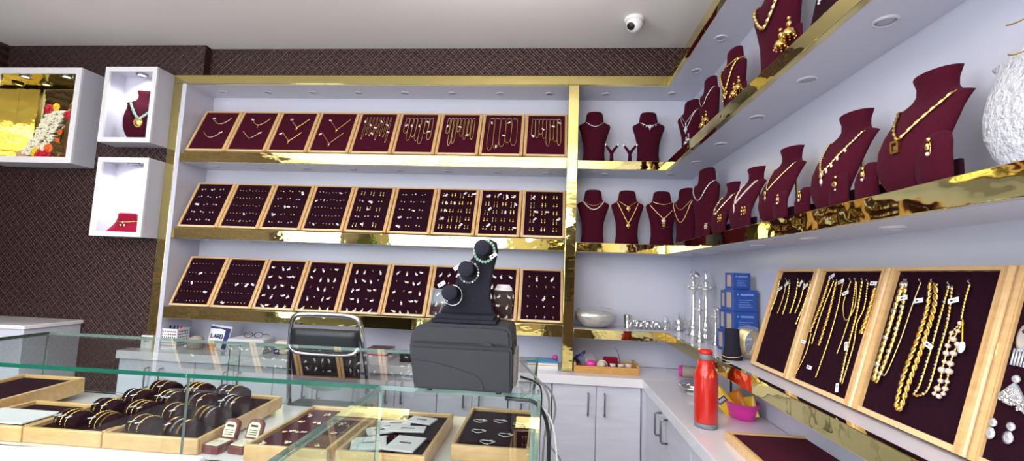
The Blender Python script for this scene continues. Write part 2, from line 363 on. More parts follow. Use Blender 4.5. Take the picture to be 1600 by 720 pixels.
def cab_side(y0, y1, label):
    c = thing('base_cabinet', label, 'cabinet', (0,(y0+y1)/2,0), group='base cabinets along the right wall'); h = (y0-y1)/2
    obj('body', MB().box(XK+.04,XW+.01,-h+.001,h-.001,.08,ZK-.047,'white').box(XK+.06,XW+.01,-h+.001,h-.001,0,.08,'dark_cabinet'), c)
    for a, b, hy in ((-h+.002,-.0015,-.05),(.0015,h-.002,.05)):
        d = obj('door', MB().box(XK+.018,XK+.038,a,b,.085,ZK-.05,'door',.002), c)
        q = MB(); handle(q, hy, .635, .73, XK+.018, 'x'); obj('handle', q, d, 'steel bow handle')
cab_side(-.11,-.823,'white two-door base cabinet with steel handles below the red bottle')
cab_side(-.825,-1.5,'white base cabinet on the right wall, nearest the empty tray on the worktop')
cab_side(-1.502,-2.2,'white base cabinet on the right wall beyond the empty tray')
obj('cabinet', MB().box(-1.2,-.478,-.30,-.002,0,.925,'white',.003).box(-1.21,-.465,-.31,-.002,.925,.945,'whitetop',.002), None, 'plain white storage cabinet against the left wall behind the glass counter', 'cabinet')
# ------------------------------------------------------------------ hanging boxes on the wallpaper
def niche(name, label, x0, x1, z0, z1, y0, fw, back='white'):
    n = thing(name, label, 'wall niche', (x0, 0, z0)); w = x1-x0; h = z1-z0; t = .018
    m = MB(); m.box(0,w,y0+.012,-.001,0,t,'white'); m.box(0,w,y0+.012,-.001,h-t,h,'white'); m.box(0,t,y0+.012,-.001,t,h-t,'white'); m.box(w-t,w,y0+.012,-.001,t,h-t,'white')
    obj('carcass', m, n)
    obj('back_panel', MB().box(t,w-t,-.012,-.002,t,h-t,back), n)
    m = MB(); m.box(0,fw,y0,y0+.012,0,h,'white_plastic'); m.box(w-fw,w,y0,y0+.012,0,h,'white_plastic'); m.box(fw,w-fw,y0,y0+.012,0,fw,'white_plastic'); m.box(fw,w-fw,y0,y0+.012,h-fw,h,'white_plastic')
    obj('front_frame', m, n)
    return n
def spot(n, x, y, z, e=1.0):
    m = MB().lathe([(.030,0),(.030,-.012),(.024,-.014),(.023,-.006)],'steel',16,c=(x,y,z),caps=False); o = obj('spotlight', m, n)
    obj('lens', MB().lathe([(.0225,-.006),(.001,-.0065)],'lamp_on',12,c=(x,y,z)), o)
    l = bpy.data.lights.new('niche_lamp','SPOT'); l.energy = e; l.spot_size = 2.6; l.spot_blend = .8; l.shadow_soft_size = .015
    lo = bpy.data.objects.new('niche_lamp', l); COL.objects.link(lo); lo.parent = n; lo.location = (x,y,z-.016)
n1 = niche('wall_niche', 'small lit white wall niche holding a maroon bust with a turquoise necklace', -.387,-.057,1.992,2.448,-.125,.028)
spot(n1, .178,-.066,.438, 3.2)
n2 = niche('wall_niche', 'small lit white wall niche holding a low red neck form', -.377,-.057,1.441,1.903,-.115,.028)
spot(n2, .175,-.060,.444, 6)
n3 = niche('wall_niche', 'large white wall niche with gold mirror back holding a garlanded idol', -1.10,-.522,1.857,2.435,-.14,.036,'gold_mirror')
spot(n3, .40,-.07,.56, 2.2); spot(n3, .12,-.07,.56, 1.0)
m = MB(); m.box(.0185,.0205,-.127,-.0125,.0185,.559,'gold_mirror'); m.box(.5575,.5595,-.127,-.0125,.0185,.559,'gold_mirror'); m.box(.021,.557,-.127,-.0125,.5575,.5595,'gold_mirror'); obj('mirror_lining', m, n3, 'gold mirror lining')
# idol with garland
ix, iz = -.645, 1.876
idol = thing('idol_figurine', 'bronze seated idol figurine inside the gold-backed niche, draped in flowers', 'figurine', (ix,-.05,iz))
m = MB(); m.lathe([(.052,0),(.055,.02),(.04,.03)],'idol',20, sy=.55); m.lathe([(.038,.03),(.042,.08),(.035,.15),(.045,.21),(.03,.26),(.018,.28)],'idol',16,sy=.6)
m.ball((0,0,.31),.032,'idol',12); m.lathe([(.026,.33),(.022,.36),(.006,.40)],'idol',12)
for s_ in (-1,1): m.tube([(s_*.04,0,.23),(s_*.062,-.012,.17),(s_*.05,-.022,.12),(s_*.02,-.03,.11)],[.013,.012,.010,.009],'idol',8); m.tube([(s_*.02,-.0,.05),(s_*.062,-.015,.045),(s_*.01,-.03,.035)],[.02,.018,.012],'idol',8)
obj('body', m, idol)
gar = thing('flower_garland', 'thick white jasmine garland with red, yellow and orange blooms hanging on the idol', 'garland', (ix,-.09,iz))
m = MB()
for i in range(520):
    t = random.random(); q = random.uniform(-1,1)
    cz = .045+.27*t; cx = -.16+.12*t+q*(.075-.02*t)
    if abs(q-.25) < .08 and t < .7: continue
    a = random.uniform(-.6,.6); y = random.uniform(-.012,.014)
    m.tube([(cx,y,cz),(cx-.008*math.sin(a),y-.010,cz-.004),(cx+.006*math.sin(a*3),-.026,cz-.012*math.cos(a))],[.002,.0035,.0055],'flower_white',5)
obj('jasmine', m, gar)
def bloom(x, z, r, mm, nm):
    m = MB()
    for k in range(7):
        a = 2*PI*k/7; m.ball((x+.55*r*math.cos(a),-.024,z+.55*r*math.sin(a)), r*.55, mm, 6, (1,.5,1))
    m.ball((x,-.03,z), r*.4, mm, 6); obj('bloom', m, gar, nm)
for x, z, r, c, nm in ((-.09,.30,.030,'flower_red','red bloom'),(-.045,.315,.022,'flower_yellow','yellow bloom'),(.03,.27,.02,'flower_red','red bloom'),(.052,.255,.02,'flower_red','red bloom'),
    (-.14,.035,.03,'flower_yellow','yellow bloom'),(-.12,.024,.032,'flower_red','red bloom'),(-.07,.024,.032,'flower_red','red bloom'),(-.06,.06,.028,'flower_orange','orange bloom'),(.0,.16,.016,'flower_orange','orange bloom'),(-.01,.11,.014,'flower_orange','orange bloom')):
    bloom(x, z+.012, r, c, nm)
obj('coconut', MB().ball((-.90,-.075,1.915),.038,'stone',12,(1.2,1,.85)), None, 'tan husked coconut beside the garlanded idol in the niche', 'coconut')
# ------------------------------------------------------------------ busts
def loft(rows, m, n=14):
    """rows: (z, halfwidth, yfront, depth) -> closed half-round section"""
    out = []
    for z, hw, yf, d in rows:
        r = []
        for k in range(n+1):
            a = PI*k/n; r.append((-hw*math.cos(a), yf+d-d*math.sin(a)**.8, z))
        for k in range(n-1, 0, -1):
            a = PI*k/n; r.append((-hw*math.cos(a), yf+d+.006*math.sin(a), z))
        out.append(r)
    return MB().grid(out, m, True, True)
ROWS_A = [(0,.064,-.030,.048),(.01,.066,-.032,.050),(.06,.060,-.028,.044),(.12,.063,-.028,.042),(.17,.076,-.030,.040),(.205,.088,-.028,.034),(.222,.092,-.022,.026),(.232,.086,-.018,.022),(.242,.066,-.015,.024),(.252,.055,-.014,.028),(.268,.051,-.013,.028),(.29,.048,-.013,.028),(.302,.045,-.013,.028),(.309,.038,-.009,.022),(.3115,.026,-.003,.014)]
ROWS_B = [(0,.026,-.045,.012),(.012,.040,-.052,.016),(.03,.052,-.058,.022),(.06,.064,-.060,.028),(.095,.071,-.052,.032),(.125,.072,-.038,.032),(.150,.070,-.022,.030),(.168,.072,-.008,.026),(.178,.078,.0,.022),(.184,.066,.004,.022),(.192,.047,.006,.024),(.202,.039,.008,.026),(.218,.038,.008,.028),(.236,.044,.004,.034),(.240,.044,.005,.034)]
def surf(rows, x, z):
    for a, b in zip(rows, rows[1:]):
        if a[0] <= z <= b[0]:
            t = (z-a[0])/(b[0]-a[0]); hw, yf, d = (a[i]*(1-t)+b[i]*t for i in (1,2,3))
            q = max(-1, min(1, x/max(hw,1e-4))); return yf+d-d*(1-q*q)**.4
    return 0
meA = loft(ROWS_A, 'velvet').mesh('bust_form'); meB = loft(ROWS_B, 'velvet').mesh('bust_form')
def bead_path(pts, step):
    """resample a polyline"""
    pts = [Vector(p) for p in pts]; out = [pts[0]]; acc = 0
    for a, b in zip(pts, pts[1:]):
        L = (b-a).length; 
        if L < 1e-9: continue
        d = step-acc
        while d <= L: out.append(a+(b-a)*(d/L)); d += step
        acc = (acc+L) % step
    return out
def chain(m, pts, r, mm, step=None, n=6, lo=.45, alt=None):
    """beaded chain: a tube whose radius swells and narrows link by link"""
    step = step or r*2.6; P = bead_path(pts, step/4)
    if len(P) < 3: return
    rad = [r*(lo+(1-lo)*abs(math.sin(PI*i/4+.001))) for i in range(len(P))]
    m.tube(P, rad, mm, n)
    if alt:
        for i in range(2, len(P), 16): m.ball(P[i], r*1.25, alt, 6)
def smooth_path(ctrl, n=8):
    P = [Vector(p) for p in ctrl]; out = []
    for i in range(len(P)-1):
        p0 = P[max(i-1,0)]; p1 = P[i]; p2 = P[i+1]; p3 = P[min(i+2,len(P)-1)]
        for k in range(n):
            t = k/n; out.append(.5*((2*p1)+(p2-p0)*t+(2*p0-5*p1+4*p2-p3)*t*t+(3*p1-p0-3*p2+p3)*t*t*t))
    out.append(P[-1]); return out
def bust(label, loc, rotz, kind='A', s=1.0, group='necklace busts'):
    M4 = Matrix.Translation(Vector(loc)) @ Matrix.Rotation(rotz, 4, 'Z') @ Matrix.Diagonal((s,s,s,1))
    t = thing('necklace_bust', label, 'bust', group=group, mw=M4)
    obj('bust_form', meA if kind == 'A' else meB, t)
    if kind == 'A': pass
    else:
        m = MB(); m.lathe([(.042,0),(.042,.006),(.030,.008),(.001,.008)],'velvet_dark',18,c=(0,.0,0),sy=.9); obj('base', m, t)
        m = MB(); m.tube([(0,.01,.008),(0,.045,.01),(0,.04,.16)],.004,'gold_pale',6); obj('back_stay', m, t)
    return t, M4
def necklace(label, M4, kind, zn, wn, zlow, r, mm='gold', pendant=None, vee=.5, alt=None, group=None, drops=0, step=None, off=.0, pm=None, name='necklace'):
    """from the two sides of the neck down to zlow on the chest"""
    rows = ROWS_A if kind == 'A' else ROWS_B; t = thing(name, label, 'necklace', group=group, mw=M4.copy())
    pts = []
    if kind == 'A': wn *= 1.22
    for i in range(33):
        q = -1+2*i/32; x = wn*q; z = zlow+(zn-zlow)*(abs(q)**(2-vee))
        pts.append((x, surf(rows, x, z)-r*1.0-.0005, z))
    e = .35
    pts = [(pts[0][0]*.9, pts[0][1]+.02, zn+.008)]+pts+[(pts[-1][0]*.9, pts[-1][1]+.02, zn+.008)]
    m = MB(); chain(m, pts, r, mm, step=step, alt=alt); o = obj('chain', m, t)
    for k in range(drops):
        q = -.7+1.4*k/(drops-1); x = wn*q; z = zlow+(zn-zlow)*(abs(q)**(2-vee)); y = surf(rows,x,z)
        obj('drop', MB().ball((x,y-.004,z-.007),.0035,pm or mm,6,(1,.8,1.5)).ball((x,y-.003,z-.001),.003,mm,6), t)
    if pendant:
        y = surf(rows, 0, zlow-.01)-.004; m = MB(); pz = zlow
        if pendant == 'disc':
            m.lathe([(.001,.004),(.011,.003),(.0125,0),(.011,-.002)],mm,16,T=TR(0,y,pz-.012,PI/2)); m.ball((0,y-.002,pz-.028),.003,mm,6)
            for k in range(10): m.ball((.0095*math.cos(k*PI/5),y-.003,pz-.012+.0095*math.sin(k*PI/5)),.0022,mm,5)
        elif pendant == 'pearl':
            m.ball((0,y-.002,pz-.012),.0105,'pink_pearl',12,(1,.5,1)); m.lathe([(.0115,-.002),(.0135,0),(.0115,.002)],mm,16,T=TR(0,y+.001,pz-.012,PI/2))
            for k in range(3): 
                for j in range(4-k//2): m.ball(((j-1.5+k*.25)*.005,y-.001,pz-.028-k*.007),.0028,mm,6)
            m.ball((0,y,pz-.052),.003,mm,6)
        elif pendant == 'drop':
            m.ball((0,y-.001,pz-.010),.006,mm,8,(1,.6,1.3)); m.ball((0,y-.001,pz-.024),.0045,pm or mm,8,(1,.6,1.6)); m.ball((0,y,pz-.034),.0022,mm,6)
        elif pendant == 'square':
            q = .009
            for a in ((-q,q,-.002,.002),(-q,q,-.022,-.018),(-q,-q+.004,-.022,.002),(q-.004,q,-.022,.002)): m.box(a[0],a[1],y-.004,y,pz+a[2]-.004,pz+a[3]-.004,mm)
            m.box(-.003,.004,y-.003,y,pz-.02,pz-.012,mm)
        elif pendant == 'long':
            for k in range(6): m.ball((0,y-.001,pz-.006-k*.007),.0045 if k < 4 else .003,mm,8,(1.2-.15*abs(k-2),.5,1))
        elif pendant == 'flower':
            for k in range(6): m.ball((.008*math.cos(k*PI/3),y-.002,pz-.006+.008*math.sin(k*PI/3)),.0045,pm or mm,6)
            m.ball((0,y-.003,pz-.006),.005,'gem',8); m.ball((0,y-.001,pz-.022),.004,pm or mm,6,(1,1,1.6))
        elif pendant == 'cluster':
            for k in range(16): m.ball((random.uniform(-.02,.02),y-.003,pz-.008-abs(random.gauss(0,.016))),.0055,mm,6)
        obj('pendant', m, t)
    return t
YB = .085
b, q = bust('maroon bust with a thin silver necklace, beside the gold post, upper shelf', (2.517,YB,ZA1R), 0)
necklace('thin silver choker with crystal links on the upper bust beside the gold post', q, 'A', .245,.042,.214,.0028,'silver',vee=.3,alt='gem')
b, q = bust('maroon velvet bust with an ornate silver necklace, upper shelf near the corner', (2.826,YB,ZA1R), 0)
necklace('ornate silver necklace with a flower motif on the upper bust near the corner', q, 'A', .245,.042,.222,.0032,'silver','flower',vee=.2,alt='gem',drops=5,pm='gem')
b, q = bust('maroon bust with a graduated pearl necklace, next to the gold post on the middle shelf', (2.518,YB,ZB1R), 0)
necklace('graduated silver-white pearl necklace on the middle shelf bust beside the gold post', q, 'A', .245,.050,.192,.0044,'pearl',vee=.1,step=.011)
necklace('fine pink-gold string worn above the graduated pearls', q, 'A', .243,.044,.216,.0012,'gold_pale',vee=.1)
b, q = bust('maroon bust with two yellow gold disc pendants on the middle shelf', (2.712,YB,ZB1R), 0)
necklace('long yellow gold necklace with a large disc pendant', q, 'A', .243,.050,.118,.0042,'gold','disc',vee=.85)
necklace('short yellow gold necklace with a smaller disc pendant, above the long one', q, 'A', .244,.038,.214,.0026,'gold','disc',vee=.75)
b, q = bust('maroon bust with a gold choker and pink stone pendant on the middle shelf', (2.906,YB,ZB1R), 0)
necklace('gold necklace ending in a round pink stone and gold tassel', q, 'A', .225,.058,.150,.0038,'gold_pale','pearl',vee=.85)
necklace('broad pale gold choker above the pink stone pendant', q, 'A', .246,.042,.232,.0036,'gold_pale',vee=.2)
# ring / earring Y stands
def ystand(label, x):
    t = thing('earring_stand', label, 'earring stand', (x,.05,ZA1R)); m = MB()
    m.lathe([(.026,0),(.026,.004),(.012,.008)],'velvet',16); m.tube([(0,0,.006),(0,0,.06)],[.012,.009],'velvet',8); m.tube([(0,0,.055),(-.02,0,.085),(-.034,0,.1)],[.009,.008,.006],'velvet',8); m.tube([(0,0,.055),(.02,0,.085),(.034,0,.1)],[.009,.008,.006],'velvet',8)
    obj('frame', m, t)
    for s_ in (-1,1):
        obj('stud_earring', MB().ball((x+s_*.036,.035,ZA1R+.103),.006,'gem',8,(1,.6,1.3)).ball((x+s_*.036,.034,ZA1R+.092),.004,'silver',6), None, 'crystal stud on the %s arm of the forked stand %s' % ('left' if s_ < 0 else 'right', 'beside '+label.split('beside ')[1].split(',')[0]), 'earring')
ystand('small forked maroon stand beside the upper left bust, holding crystal studs', 2.612)
ystand('small forked maroon stand beside the ornate silver bust, holding crystal studs', 2.715)
# right wing, upper shelf
RZ = -PI/2
for i, (y, s_, lab, nl, nk) in enumerate((
    (-.10,1.0,'maroon bust with a double silver necklace in the corner of the upper shelf','double silver necklace with crystal pendants in the upper corner',dict(zn=.245,wn=.045,zlow=.15,r=.0028,mm='silver',pendant='flower',vee=.6,pm='gem')),
    (-.38,1.0,'maroon bust with a silver strand, second along the upper right shelf','slim silver necklace on the second bust of the upper right shelf',dict(zn=.245,wn=.045,zlow=.17,r=.003,mm='silver',vee=.5)),
    (-.66,1.0,'maroon bust with a broad gold choker, third along the upper right shelf','heavy gold necklace with a wide ornate front on the upper right shelf',dict(zn=.245,wn=.050,zlow=.13,r=.0058,mm='gold',pendant='cluster',vee=.7)),
    (-1.02,1.3,'large maroon bust with a gold bead necklace, nearest on the upper right shelf','gold bead necklace over the shoulder of the large upper right bust',dict(zn=.25,wn=.055,zlow=.15,r=.006,mm='gold_pale',vee=.5)))):
    b, q = bust(lab, (3.005,y,ZA1R), RZ+(.15 if i else .5), 'A', s_)
    necklace(nl, q, 'A', **nk)
    if i == 2: necklace('gold bead choker worn high above the heavy gold necklace', q, 'A', .248,.040,.238,.0042,'gold')
    if i == 0: necklace('shorter silver strand inside the double silver necklace', q, 'A', .243,.04,.185,.002,'silver','drop',vee=.6,pm='gem')
def jhumka(label, x, y, z, mm='gold', s=1.0, lean=0):
    t = thing('earring_set', label, 'earring', mw=TR(x,y,z,0,0,RZ+.2) @ Matrix.Diagonal((s,s,s,1)))
    for k, dx in enumerate((-.011,.013)):
        m = MB(); zz = .052+.012*k; m.ball((dx,0,zz+.018),.0065,mm,8,(1,.6,1)); m.ball((dx,0,zz+.030),.004,mm,6)
        m.lathe([(.003,.010),(.010,.004),(.013,-.004),(.0135,-.008),(.010,-.008)],mm,14,c=(dx,0,zz))
        for j in range(8): m.ball((dx+.0125*math.cos(j*PI/4),.0125*math.sin(j*PI/4),zz-.011),.0026,mm,5)
        obj('earring_drop', m, t)
    m = MB(); m.box(-.03,.03,.012,.018,0,.078,'velvet',.003); m.box(-.03,.03,-.012,.018,0,.004,'velvet'); obj('card', m, t, 'maroon velvet backing card')
jhumka('pair of gold bell-drop earrings in front of the second upper right bust', 2.952,-.47,ZA1R,s=1.15)
jhumka('pair of gold bell-drop earrings in front of the broad gold choker bust', 2.952,-.82,ZA1R,s=1.2)
jhumka('large gold bell-drop earrings beside the nearest upper right bust', 2.952,-1.17,ZA1R,s=1.45)
jhumka('pair of silver crystal earrings in the upper corner', 2.952,-.22,ZA1R,'gem',.9)
# upright maroon board with silver earrings (upper shelf, near end)
bd = thing('earring_board', 'upright maroon board of silver crystal earrings at the near end of the upper shelf', 'display board', mw=TR(2.955,-1.27,ZA1R,PI/2*.86,0,RZ))
obj('board', MB().box(0,.26,0,.30,-.014,0,'velvet_dark',.003), bd); obj('strut', MB().box(.12,.14,0,.2,-.05,-.015,'velvet_dark',.002), bd)
for i in range(5):
    for j in range(3):
        m = MB(); m.ball((0,0,.003),.008,'gem',8,(1,1.2,.5)); m.ball((0,.014,.003),.004,'silver',6); m.ball((0,-.012,.003),.004,'gem',6)
        e = obj('stud_earring', m, None, 'silver crystal earring on the upright maroon board', 'earring', 'earrings on the upright maroon board', mw=bd.matrix_world @ TR(.03+.048*i,.04+.085*j,.0))
# right wing, middle shelf
mid = [(-.02,'A',1.0,'maroon bust with a rope of silver beads, in the corner of the middle shelf','rope of silver and gold beads on the middle corner bust',dict(zn=.245,wn=.055,zlow=.12,r=.003,mm='gold_pale',vee=.3),.55),
 (-.33,'A',1.12,'tall dark maroon bust with a flat pale necklace, just past the middle corner','flat pale gold necklace on the tall bust past the corner',dict(zn=.245,wn=.048,zlow=.17,r=.004,mm='silver',vee=.3),.3),
 (-.595,'B',.94,'smaller leaning maroon bust with a gold zigzag necklace beside the tall dark bust','gold and crystal zigzag necklace on the first leaning bust',dict(zn=.178,wn=.050,zlow=.095,r=.0045,mm='gold_pale',vee=.3,alt='gem'),.1),
 (-.80,'B',1.0,'leaning maroon bust with a pearl band and long gold pendant','pearl band necklace with a long gold drop pendant',dict(zn=.180,wn=.042,zlow=.105,r=.0042,mm='pearl',pendant='long',vee=.7,pm='gold'),.1),
 (-1.045,'B',1.03,'leaning maroon bust with a fine gold chain and small drop','fine gold chain with a small twisted drop',dict(zn=.182,wn=.048,zlow=.105,r=.0026,mm='gold_pale',pendant='drop',vee=.75),.1),
 (-1.345,'B',1.05,'leaning maroon bust with a fringe necklace of pearl drops','gold fringe necklace hung with pearl drops',dict(zn=.178,wn=.052,zlow=.095,r=.0032,mm='gold_pale',pendant='drop',vee=.5,drops=9,pm='pearl'),.1),
 (-1.585,'B',1.04,'largest leaning maroon bust, nearest on the middle right shelf','gold link chain with an open square pendant on the nearest leaning bust',dict(zn=.178,wn=.054,zlow=.105,r=.0038,mm='gold',pendant='square',vee=.75,step=.016),.1)]
for i, (y, k, s_, lab, nl, nk, dr) in enumerate(mid):
    b, q = bust(lab, (3.003 if i else 3.0,y,ZB1R), RZ+dr, k, s_); necklace(nl, q, k, **nk)
    if i == 0: necklace('thin gold strand crossing above the rope of silver beads', q, 'A', .24,.045,.19,.002,'gold',vee=.3)
def tongue(label, y, s=1.0, ear='gold', dz=0, x=2.955, style=0):
    t = thing('earring_stand', label, 'earring stand', mw=TR(x,y,ZB1R,0,0,RZ+.15) @ Matrix.Diagonal((s,s,s,1)))
    rows = []
    for z, hw, yy in ((0,.025,-.004),(.02,.028,-.008),(.05,.028,-.008),(.072,.025,-.003),(.086,.018,.003),(.092,.009,.007)):
        rows.append([(-hw,yy+.004,z),(-hw*.5,yy,z),(hw*.5,yy,z),(hw,yy+.004,z),(hw,yy+.010,z),(-hw,yy+.010,z)])
    obj('tongue', MB().grid(rows,'velvet',True,True), t); obj('base', MB().box(-.025,.025,0,.035,0,.005,'velvet_dark',.002).box(-.02,.02,.022,.03,.005,.045,'velvet_dark',.002), t)
    m = MB()
    for dx in ((-.008,.008) if style == 0 else (0,)):
        m.ball((dx,-.008,.078),.004,ear,6); m.ball((dx,-.011,.066),.0045,ear,6,(1,.6,1.4)); m.ball((dx,-.011,.054),.0035,'pearl' if style else ear,6)
        m.tube([(dx,-.006,.08),(dx,-.006,.05)],.0012,ear,5)
    if style == 2:
        m = MB(); m.lathe([(.0055,-.002),(.008,0),(.0055,.002)],ear,14,T=TR(0,-.010,.058,PI/2)); m.ball((0,-.010,.058),.0045,'blue_gem',8,(1,.6,1)); m.ball((0,-.006,.075),.004,ear,6); m.ball((0,-.008,.045),.003,'pearl',6)
    obj('earring', m, None, 'earring on the '+label.replace('small rounded maroon ','').replace('rounded maroon ','').replace('little maroon ',''), 'earring', mw=t.matrix_world.copy())
tongue('little maroon stand with a pearl earring beside the tall dark bust', -.50,.8,'pearl')
tongue('small rounded maroon stand with gold earrings, beside the gold zigzag necklace', -.665,1.0)
tongue('small rounded maroon stand with gold earrings, beside the pearl band necklace', -.885,1.0)
tongue('small rounded maroon stand with a gold drop, beside the fine gold chain', -1.125,1.02,style=1)
tongue('second rounded maroon stand with a pearl drop, beside the fine gold chain', -1.185,1.02,style=1,x=2.985)
tongue('small rounded maroon stand with a blue stone earring', -1.395,1.02,style=2)
tongue('small rounded maroon stand with a gold drop, beside the blue stone one', -1.462,1.05,style=1,x=2.975)
tongue('rounded maroon stand with an open gold drop beside the largest leaning bust', -1.665,1.12,style=1)
# white plaster bust at the near end
rows = [(z*1.5, hw*1.5, yf*1.2, d*1.6) for z, hw, yf, d in ROWS_A]
rows = ROWS_B
t = thing('necklace_bust', 'white textured bust with two fine gold chains, near end of the middle shelf', 'bust', mw=TR(3.015,-1.808,ZB1R,0,0,RZ+.1))
obj('bust_form', loft([(r[0]*1.12,r[1]*1.4,r[2]*.8,r[3]*1.5) for r in rows], 'white_crust'), t)
for zl, r_ in ((.185,.0015),(.235,.0015)):
    pts = [(x*.058, -.030*(1-x*x)-.002, zl+.02*x*x) for x in [k/8-1 for k in range(17)]]
    m = MB(); chain(m, pts, r_, 'gold'); obj('necklace', m, None, 'fine gold chain across the white textured bust, %s one' % ('lower' if zl < .2 else 'upper'), 'necklace', mw=t.matrix_world.copy())
# busts in the small niches
b, q = bust('maroon velvet bust inside the upper small wall niche', (-.192,-.036,2.0105), .25, 'B', 1.0)
b.matrix_world = q = TR(-.192,-.046,2.0105,0,0,.25) @ Matrix.Diagonal((1.36,.72,1.36,1))
t = thing('necklace', 'turquoise and gold bead necklace with a gold medallion in the upper small niche', 'necklace', mw=q.copy()); m = MB(); g_ = MB()
for i in range(27):
    qq = -1+2*i/26; x = .056*qq; z = .10+.078*abs(qq)**1.3; m.ball((x,surf(ROWS_B,x,z)-.005,z),.0062,'turq' if i % 3 else 'gold',8)
obj('beads', m, t); y = surf(ROWS_B,0,.09); g_.lathe([(.017,-.002),(.018,.002),(.008,.006),(.001,.007)],'gold',18,T=TR(0,y-.004,.085,PI/2))
for k in range(9): g_.ball((.0145*math.cos(PI+PI*k/8),y-.006,.082+.019*math.sin(PI+PI*k/8)),.003,'gold',6)
obj('medallion', g_, t, 'gold medallion')
lf = thing('necklace_form', 'low red velvet neck form inside the lower small wall niche', 'bust', (-.205,-.062,1.4595), .2)
lf.matrix_world = TR(-.205,-.066,1.4595,0,0,.15) @ Matrix.Diagonal((1.42,.80,1.35,1))
obj('neck_form', loft([(0,.075,-.045,.06),(.01,.074,-.044,.06),(.03,.056,-.034,.05),(.05,.042,-.026,.044),(.07,.036,-.022,.040),(.085,.036,-.022,.040),(.09,.033,-.019,.035)],'velvet_red'), lf)
m = MB(); RL = [(0,.075,-.045,.06),(.01,.074,-.044,.06),(.03,.056,-.034,.05),(.05,.042,-.026,.044),(.07,.036,-.022,.040),(.09,.033,-.019,.035)]
chain(m, [(.042*x,surf(RL,.042*x,.052)-.002,.050+.006*x*x) for x in [k/10-1 for k in range(21)]],.0018,'gold')
y = surf(RL,0,.045)-.004
for k in range(3): m.ball((.008*math.cos(2*PI*k/3+PI/2),y,.040+.008*math.sin(2*PI*k/3+PI/2)),.0055,'gold_pale',8,(1,.5,1))
m.ball((0,y,.024),.003,'gold',6); obj('necklace', m, None, 'fine gold chain with a clover pendant on the low red neck form', 'necklace', mw=lf.matrix_world.copy())
# ------------------------------------------------------------------ trays
def tray_mesh(w, L, t, rw, style):
    m = MB()  # body with rounded wooden sides
    m.box(.004,w-.004,.003,L-.003,-t,-.012,'wood')
    prof = [(0,-t),(.0,-.006),(.003,-.0015),(.008,0),(rw-.0055,-.0015),(rw-.005,-.0045),(rw-.004,-.001),(rw,-.001),(rw,-.013)]
    for fl in (0,1):
        r0 = []; r1 = []
        for x, z in prof:
            xx = x if not fl else w-x; r0.append((xx,0,z)); r1.append((xx,L,z))
        m.grid([r0, r1], 'wood', smooth=False)
        for r in (r0, r1):
            f = m.b.faces.new([m.b.verts.new(Vector(p)) for p in r]); f.material_index = m.mi('wood')
    bw = .012; m.box(rw,w-rw,0,bw,-t,-.001,'wood_edge',.001); m.box(rw,w-rw,L-.008,L,-t,-.001,'wood',.001)
    return m.mesh('frame')
def insert_mesh(w, L, rw, style):
    m = MB(); x0, x1, y0, y1 = rw, w-rw, .012, L-.008
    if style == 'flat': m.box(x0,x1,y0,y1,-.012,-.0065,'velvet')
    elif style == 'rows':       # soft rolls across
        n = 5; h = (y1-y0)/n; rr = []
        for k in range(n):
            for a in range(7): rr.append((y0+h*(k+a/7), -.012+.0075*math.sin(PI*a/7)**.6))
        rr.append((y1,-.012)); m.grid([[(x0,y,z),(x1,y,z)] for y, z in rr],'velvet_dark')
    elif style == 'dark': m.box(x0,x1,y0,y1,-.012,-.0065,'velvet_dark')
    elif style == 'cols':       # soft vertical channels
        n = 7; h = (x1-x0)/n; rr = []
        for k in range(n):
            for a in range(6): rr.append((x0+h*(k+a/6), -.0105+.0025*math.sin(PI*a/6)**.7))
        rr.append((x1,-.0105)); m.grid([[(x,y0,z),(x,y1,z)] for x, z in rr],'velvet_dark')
    return m.mesh('velvet_insert')
_tm = {}
def tray(label, M4, w, L, style, t=.022, rw=.017, group=None):
    key = (round(w,3), round(L,3), style, t, rw)
    if key not in _tm: _tm[key] = (tray_mesh(w,L,t,rw,style), insert_mesh(w,L,rw,style))
    o = thing('jewellery_tray', label, 'tray', group=group, mw=M4); obj('frame', _tm[key][0], o); obj('velvet_insert', _tm[key][1], o)
    return o
def tagmesh(w=.009, h=.018):
    m = MB(); m.box(-w/2,w/2,-h,0,.0,.0008,'tag')
    m.box(-w*.3,w*.3,-h*.55,-h*.45,.0008,.0009,'ink'); m.box(-w*.3,w*.2,-h*.72,-h*.66,.0008,.0009,'ink'); return m.mesh('price_tag')
TAG = tagmesh(); TAGS = tagmesh(.007,.013)
def add_tag(parent, x, y, z, rot, big=True):
    o = bpy.data.objects.new('price_tag', TAG if big else TAGS); COL.objects.link(o); o.parent = parent
    o.matrix_local = TR(x,y,z,0,0,rot); return o
TH = math.atan2(.29,.135); TL = .32; TWD = .2525; PITCH_X = .2572
def shelf_M(i, z): return TR(.052+i*PITCH_X, 0.001, z+.022*math.cos(TH)+.0005, TH, 0, 0)
ORD = ['first','second','third','fourth','fifth','sixth','seventh','eighth','ninth']
SURF = -.0065
